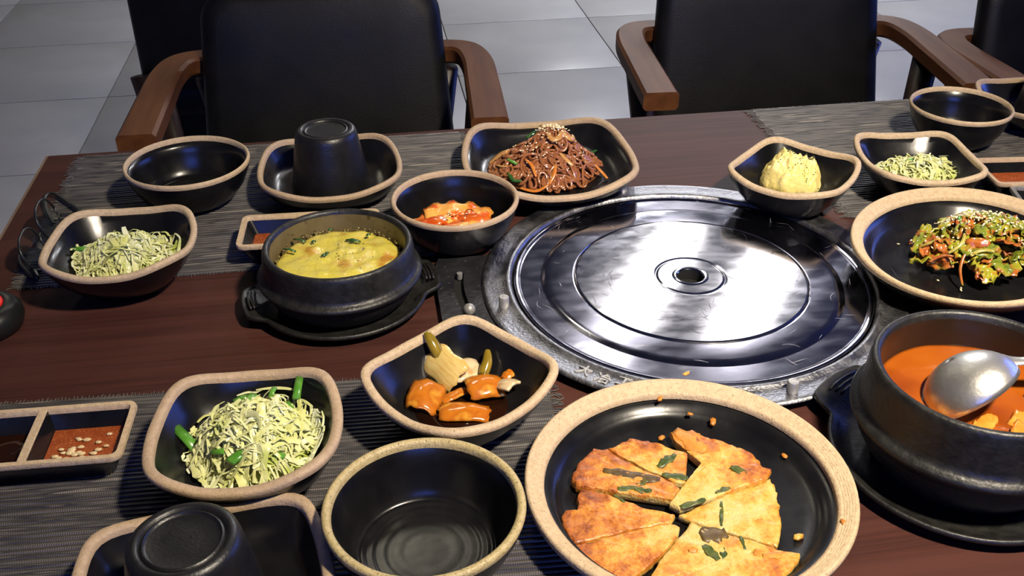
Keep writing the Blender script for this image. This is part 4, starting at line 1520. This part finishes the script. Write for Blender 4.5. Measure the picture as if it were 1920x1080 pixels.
for k, (px, py, pz_, r_) in enumerate(((.2249, .6012, .0293, .0026), (.1993, .5823, .0228, .0028), (.2196, .5700, .0150, .0020), (.2346, .5602, .0135, .0034), (.1927, .552, .0105, .0028), (.2736, .517, .0125, .0024), (.2541, .4419, .0105, .0034), (.2805, .4365, .0245, .0026))):
    mb = MB()
    nugget(mb, (0, 0, 0), r_, random.Random(k + 60), (1.3, .8, .5))
    o = mb.build('pancake_crumb', M['pan_crust'] if k not in (0, 6) else M['pan_gold'])
    put(o, (px, py, TZ + pz_), (0, 0, R.uniform(0, 3)))
    tag(o, ('small yellow pancake crumb on the back of the sandy plate rim', 'brown pancake crumb just inside the back rim, left of centre', 'tiny brown crumb on the plate wall straight behind the slices', 'long golden crumb on the plate wall right of the tiny one',
            'brown crumb beside the tip of the folded pancake slice', 'small brown crumb near the right wall of the pancake plate', 'golden ring-shaped crumb at the lower right of the pancake plate', 'orange crumb on the right rim of the pancake plate')[k], 'crumb', 'pancake crumbs')

# ------------------------------------------------------------------ pickled onions
broth = MB()
broth.loft([ring(-.003, .62, 0, sqrad(.0649, .20, 12), 64), ring(0, .70, 0, sqrad(.0649, .20, 12), 64), ring(0, .001, 0, sqrad(.0649, .20, 12), 64)])
o = broth.build('soy_broth', M['soy'])
put(o, (.0496, .6034, TZ + .0165), (0, 0, .6478))
tag(o, 'dark soy brine pooled under the pickled onions', 'sauce')


def petal(name, label, x, y, z, L, Wd, rot, m, curl, th=.0022, taper=.35, cat='onion', seed=1.):
    mb = MB()
    L, Wd = L * 1.12, Wd * 1.12

    def f(u, v):
        wv = Wd / 2 * (.45 + .55 * math.sin(PI * (.05 + .70 * u)) ** taper) * (1 - .12 * u) * (1 + .16 * noise.noise(Vector((u * 3, seed * 5, 1.))))
        a = v * curl
        rr_ = wv / max(math.sin(curl), .05)
        yy = rr_ * math.sin(a)
        zz = rr_ * (math.cos(a) - 1)
        b = (u - .5) * curl * 1.1
        zz += L / (curl * 1.1) * (math.cos(b) - 1)
        xx = L / (curl * 1.1) * math.sin(b) * (1 + .16 * noise.noise(Vector((v * 2, seed * 3, 2.))))
        k = .0009 * noise.noise(Vector((u * 4, v * 2, seed)))
        return (xx, yy, zz + k)
    sheet(mb, L, Wd, f, 10, 8, th)
    o = mb.build(name, M[m])
    put(o, (x, y, z), rot)
    return tag(o, label, cat, 'pickled vegetable pieces')


oz = TZ + .020
petal('pickled_onion', 'amber onion petal at the left of the pickle dish', .0245, .613, oz + .007, .027, .026, (.25, -.15, 1.2), 'onion_amber', .75, seed=2)
petal('pickled_onion', 'cream striped onion wedge standing in the middle of the pickle dish', .0385, .636, oz + .013, .031, .027, (.75, .2, -.95), 'onion', .55, seed=3)
petal('pickled_onion', 'pale scored onion piece behind the amber ones', .0565, .640, oz + .007, .024, .024, (.15, .1, .3), 'onion_pale', .45, seed=4)
petal('pickled_onion', 'yellow amber onion petal at the right of the pickle dish', .0700, .6165, oz + .008, .026, .023, (.2, .1, .2), 'onion_amber', .7, seed=5)
petal('pickled_onion', 'amber onion piece nearest the front rim of the pickle dish', .0510, .5935, oz + .002, .034, .018, (.1, .05, -.15), 'onion_amber', .5, seed=6)
petal('pickled_onion', 'narrow pale onion piece with brown edge at the far right', .0835, .6165, oz + .007, .024, .014, (.1, -.5, -1.0), 'onion_pale', .6, seed=7)
petal('pickled_onion', 'thin amber onion strip between the larger pieces', .0480, .616, oz + .001, .026, .008, (0, 0, .45), 'onion_amber', .5, seed=8)
petal('pickled_onion', 'small curled amber onion end at the far right', .0895, .627, oz + .007, .010, .008, (0, 0, .9), 'onion_amber', .8, seed=9)


def pepper(label, pts, r0):
    mb = MB()
    mb.tube(smooth_path(pts, 6), lambda u: r0 * (.22 + .78 * math.sin(PI * (.06 + .62 * u)) ** .8), n=10, flat=.75)
    o = mb.build('pickled_pepper', M['pepper'])
    c = Vector(pts[1])
    o.data.transform(Matrix.Translation(-c))
    o.location = c
    return tag(o, label, 'pepper', 'pickled vegetable pieces')


pepper('green pickled pepper leaning on the back wall of the onion dish', [(.0290, .6600, TZ + .0500), (.0335, .6530, TZ + .043), (.0400, .6440, TZ + .031)], .0055)
pepper('short green pickled pepper tip among the onion pieces', [(.0760, .6480, TZ + .036), (.0745, .640, TZ + .030), (.0700, .632, TZ + .024)], .0045)

# ------------------------------------------------------------------ call bell
bell = thing('call_bell', 'round glossy black call bell with a red button at the left table edge', 'bell', (-.3515, .8010, TZ))
Cb = lambda r, z: [(r * .92 * math.cos(2 * PI * k / 64), r * .92 * math.sin(2 * PI * k / 64), z) for k in range(64)]
mb = MB()
mb.loft([Cb(.030, 0), Cb(.034, .003), Cb(.0365, .010), Cb(.0355, .017), Cb(.031, .0225), Cb(.025, .025), Cb(.0215, .0250), Cb(.0208, .0235), Cb(.001, .0235)])
mb.build('body', M['plastic_black'], bell, angle=60)
mb = MB()
mb.loft([Cb(.0205, .022), Cb(.0205, .0255), Cb(.019, .0268), Cb(.010, .0275), Cb(.001, .0277)])
mb.build('button', M['bellred'], bell, angle=60)

# ------------------------------------------------------------------ eyeglasses
gl = thing('eyeglasses', 'black framed eyeglasses lying upside down beside the far left salad', 'glasses', (-.3175, .937, TZ))
GYC = .935


def lens_loop(yc, w2, h2):
    pts = []
    for k in range(29):
        a = 2 * PI * k / 28
        c, s = math.cos(a), math.sin(a)
        yy = w2 * math.copysign(abs(c) ** .8, c)
        zz = h2 * math.copysign(abs(s) ** .8, s)
        pts.append((-.010 - .012 * (zz + h2) / (2 * h2), yc + yy - GYC, (.0195 + zz)))
    return pts


for yc in (.905, .968):
    mb = MB()
    mb.tube(lens_loop(yc, .025, .0175), .0013, n=8)
    mb.build('lens_rim', M['plastic_black'], gl)
    L_ = lens_loop(yc, .0240, .0167)[:-1]
    mb = MB()
    mb.loft([[(p[0] - .0006, p[1], p[2]) for p in L_], [(p[0] + .0006, p[1], p[2]) for p in L_]])
    mb.build('lens', M['glass'], gl, smooth=False)
mb = MB()
mb.tube(smooth_path([(-.018, -.0045, .018), (-.020, .0015, .012), (-.018, .0075, .018)], 5), .0018, n=8)
mb.build('bridge', M['plastic_black'], gl)
mb = MB()
mb.tube(smooth_path([(-.012, -.055, .010), (-.008, -.063, .006), (-.016, -.054, .004), (-.030, -.032, .004), (-.036, -.014, .004)], 6), .0030, n=8, flat=.6)
mb.build('temple', M['plastic_black'], gl)
mb = MB()
mb.tube(smooth_path([(-.012, .059, .010), (.006, .066, .008), (-.012, .095, .006), (-.034, .122, .006), (-.041, .112, .006), (-.030, .075, .005), (-.018, .050, .004)], 6), .0026, n=8, flat=.6)
mb.build('temple', M['plastic_black'], gl)
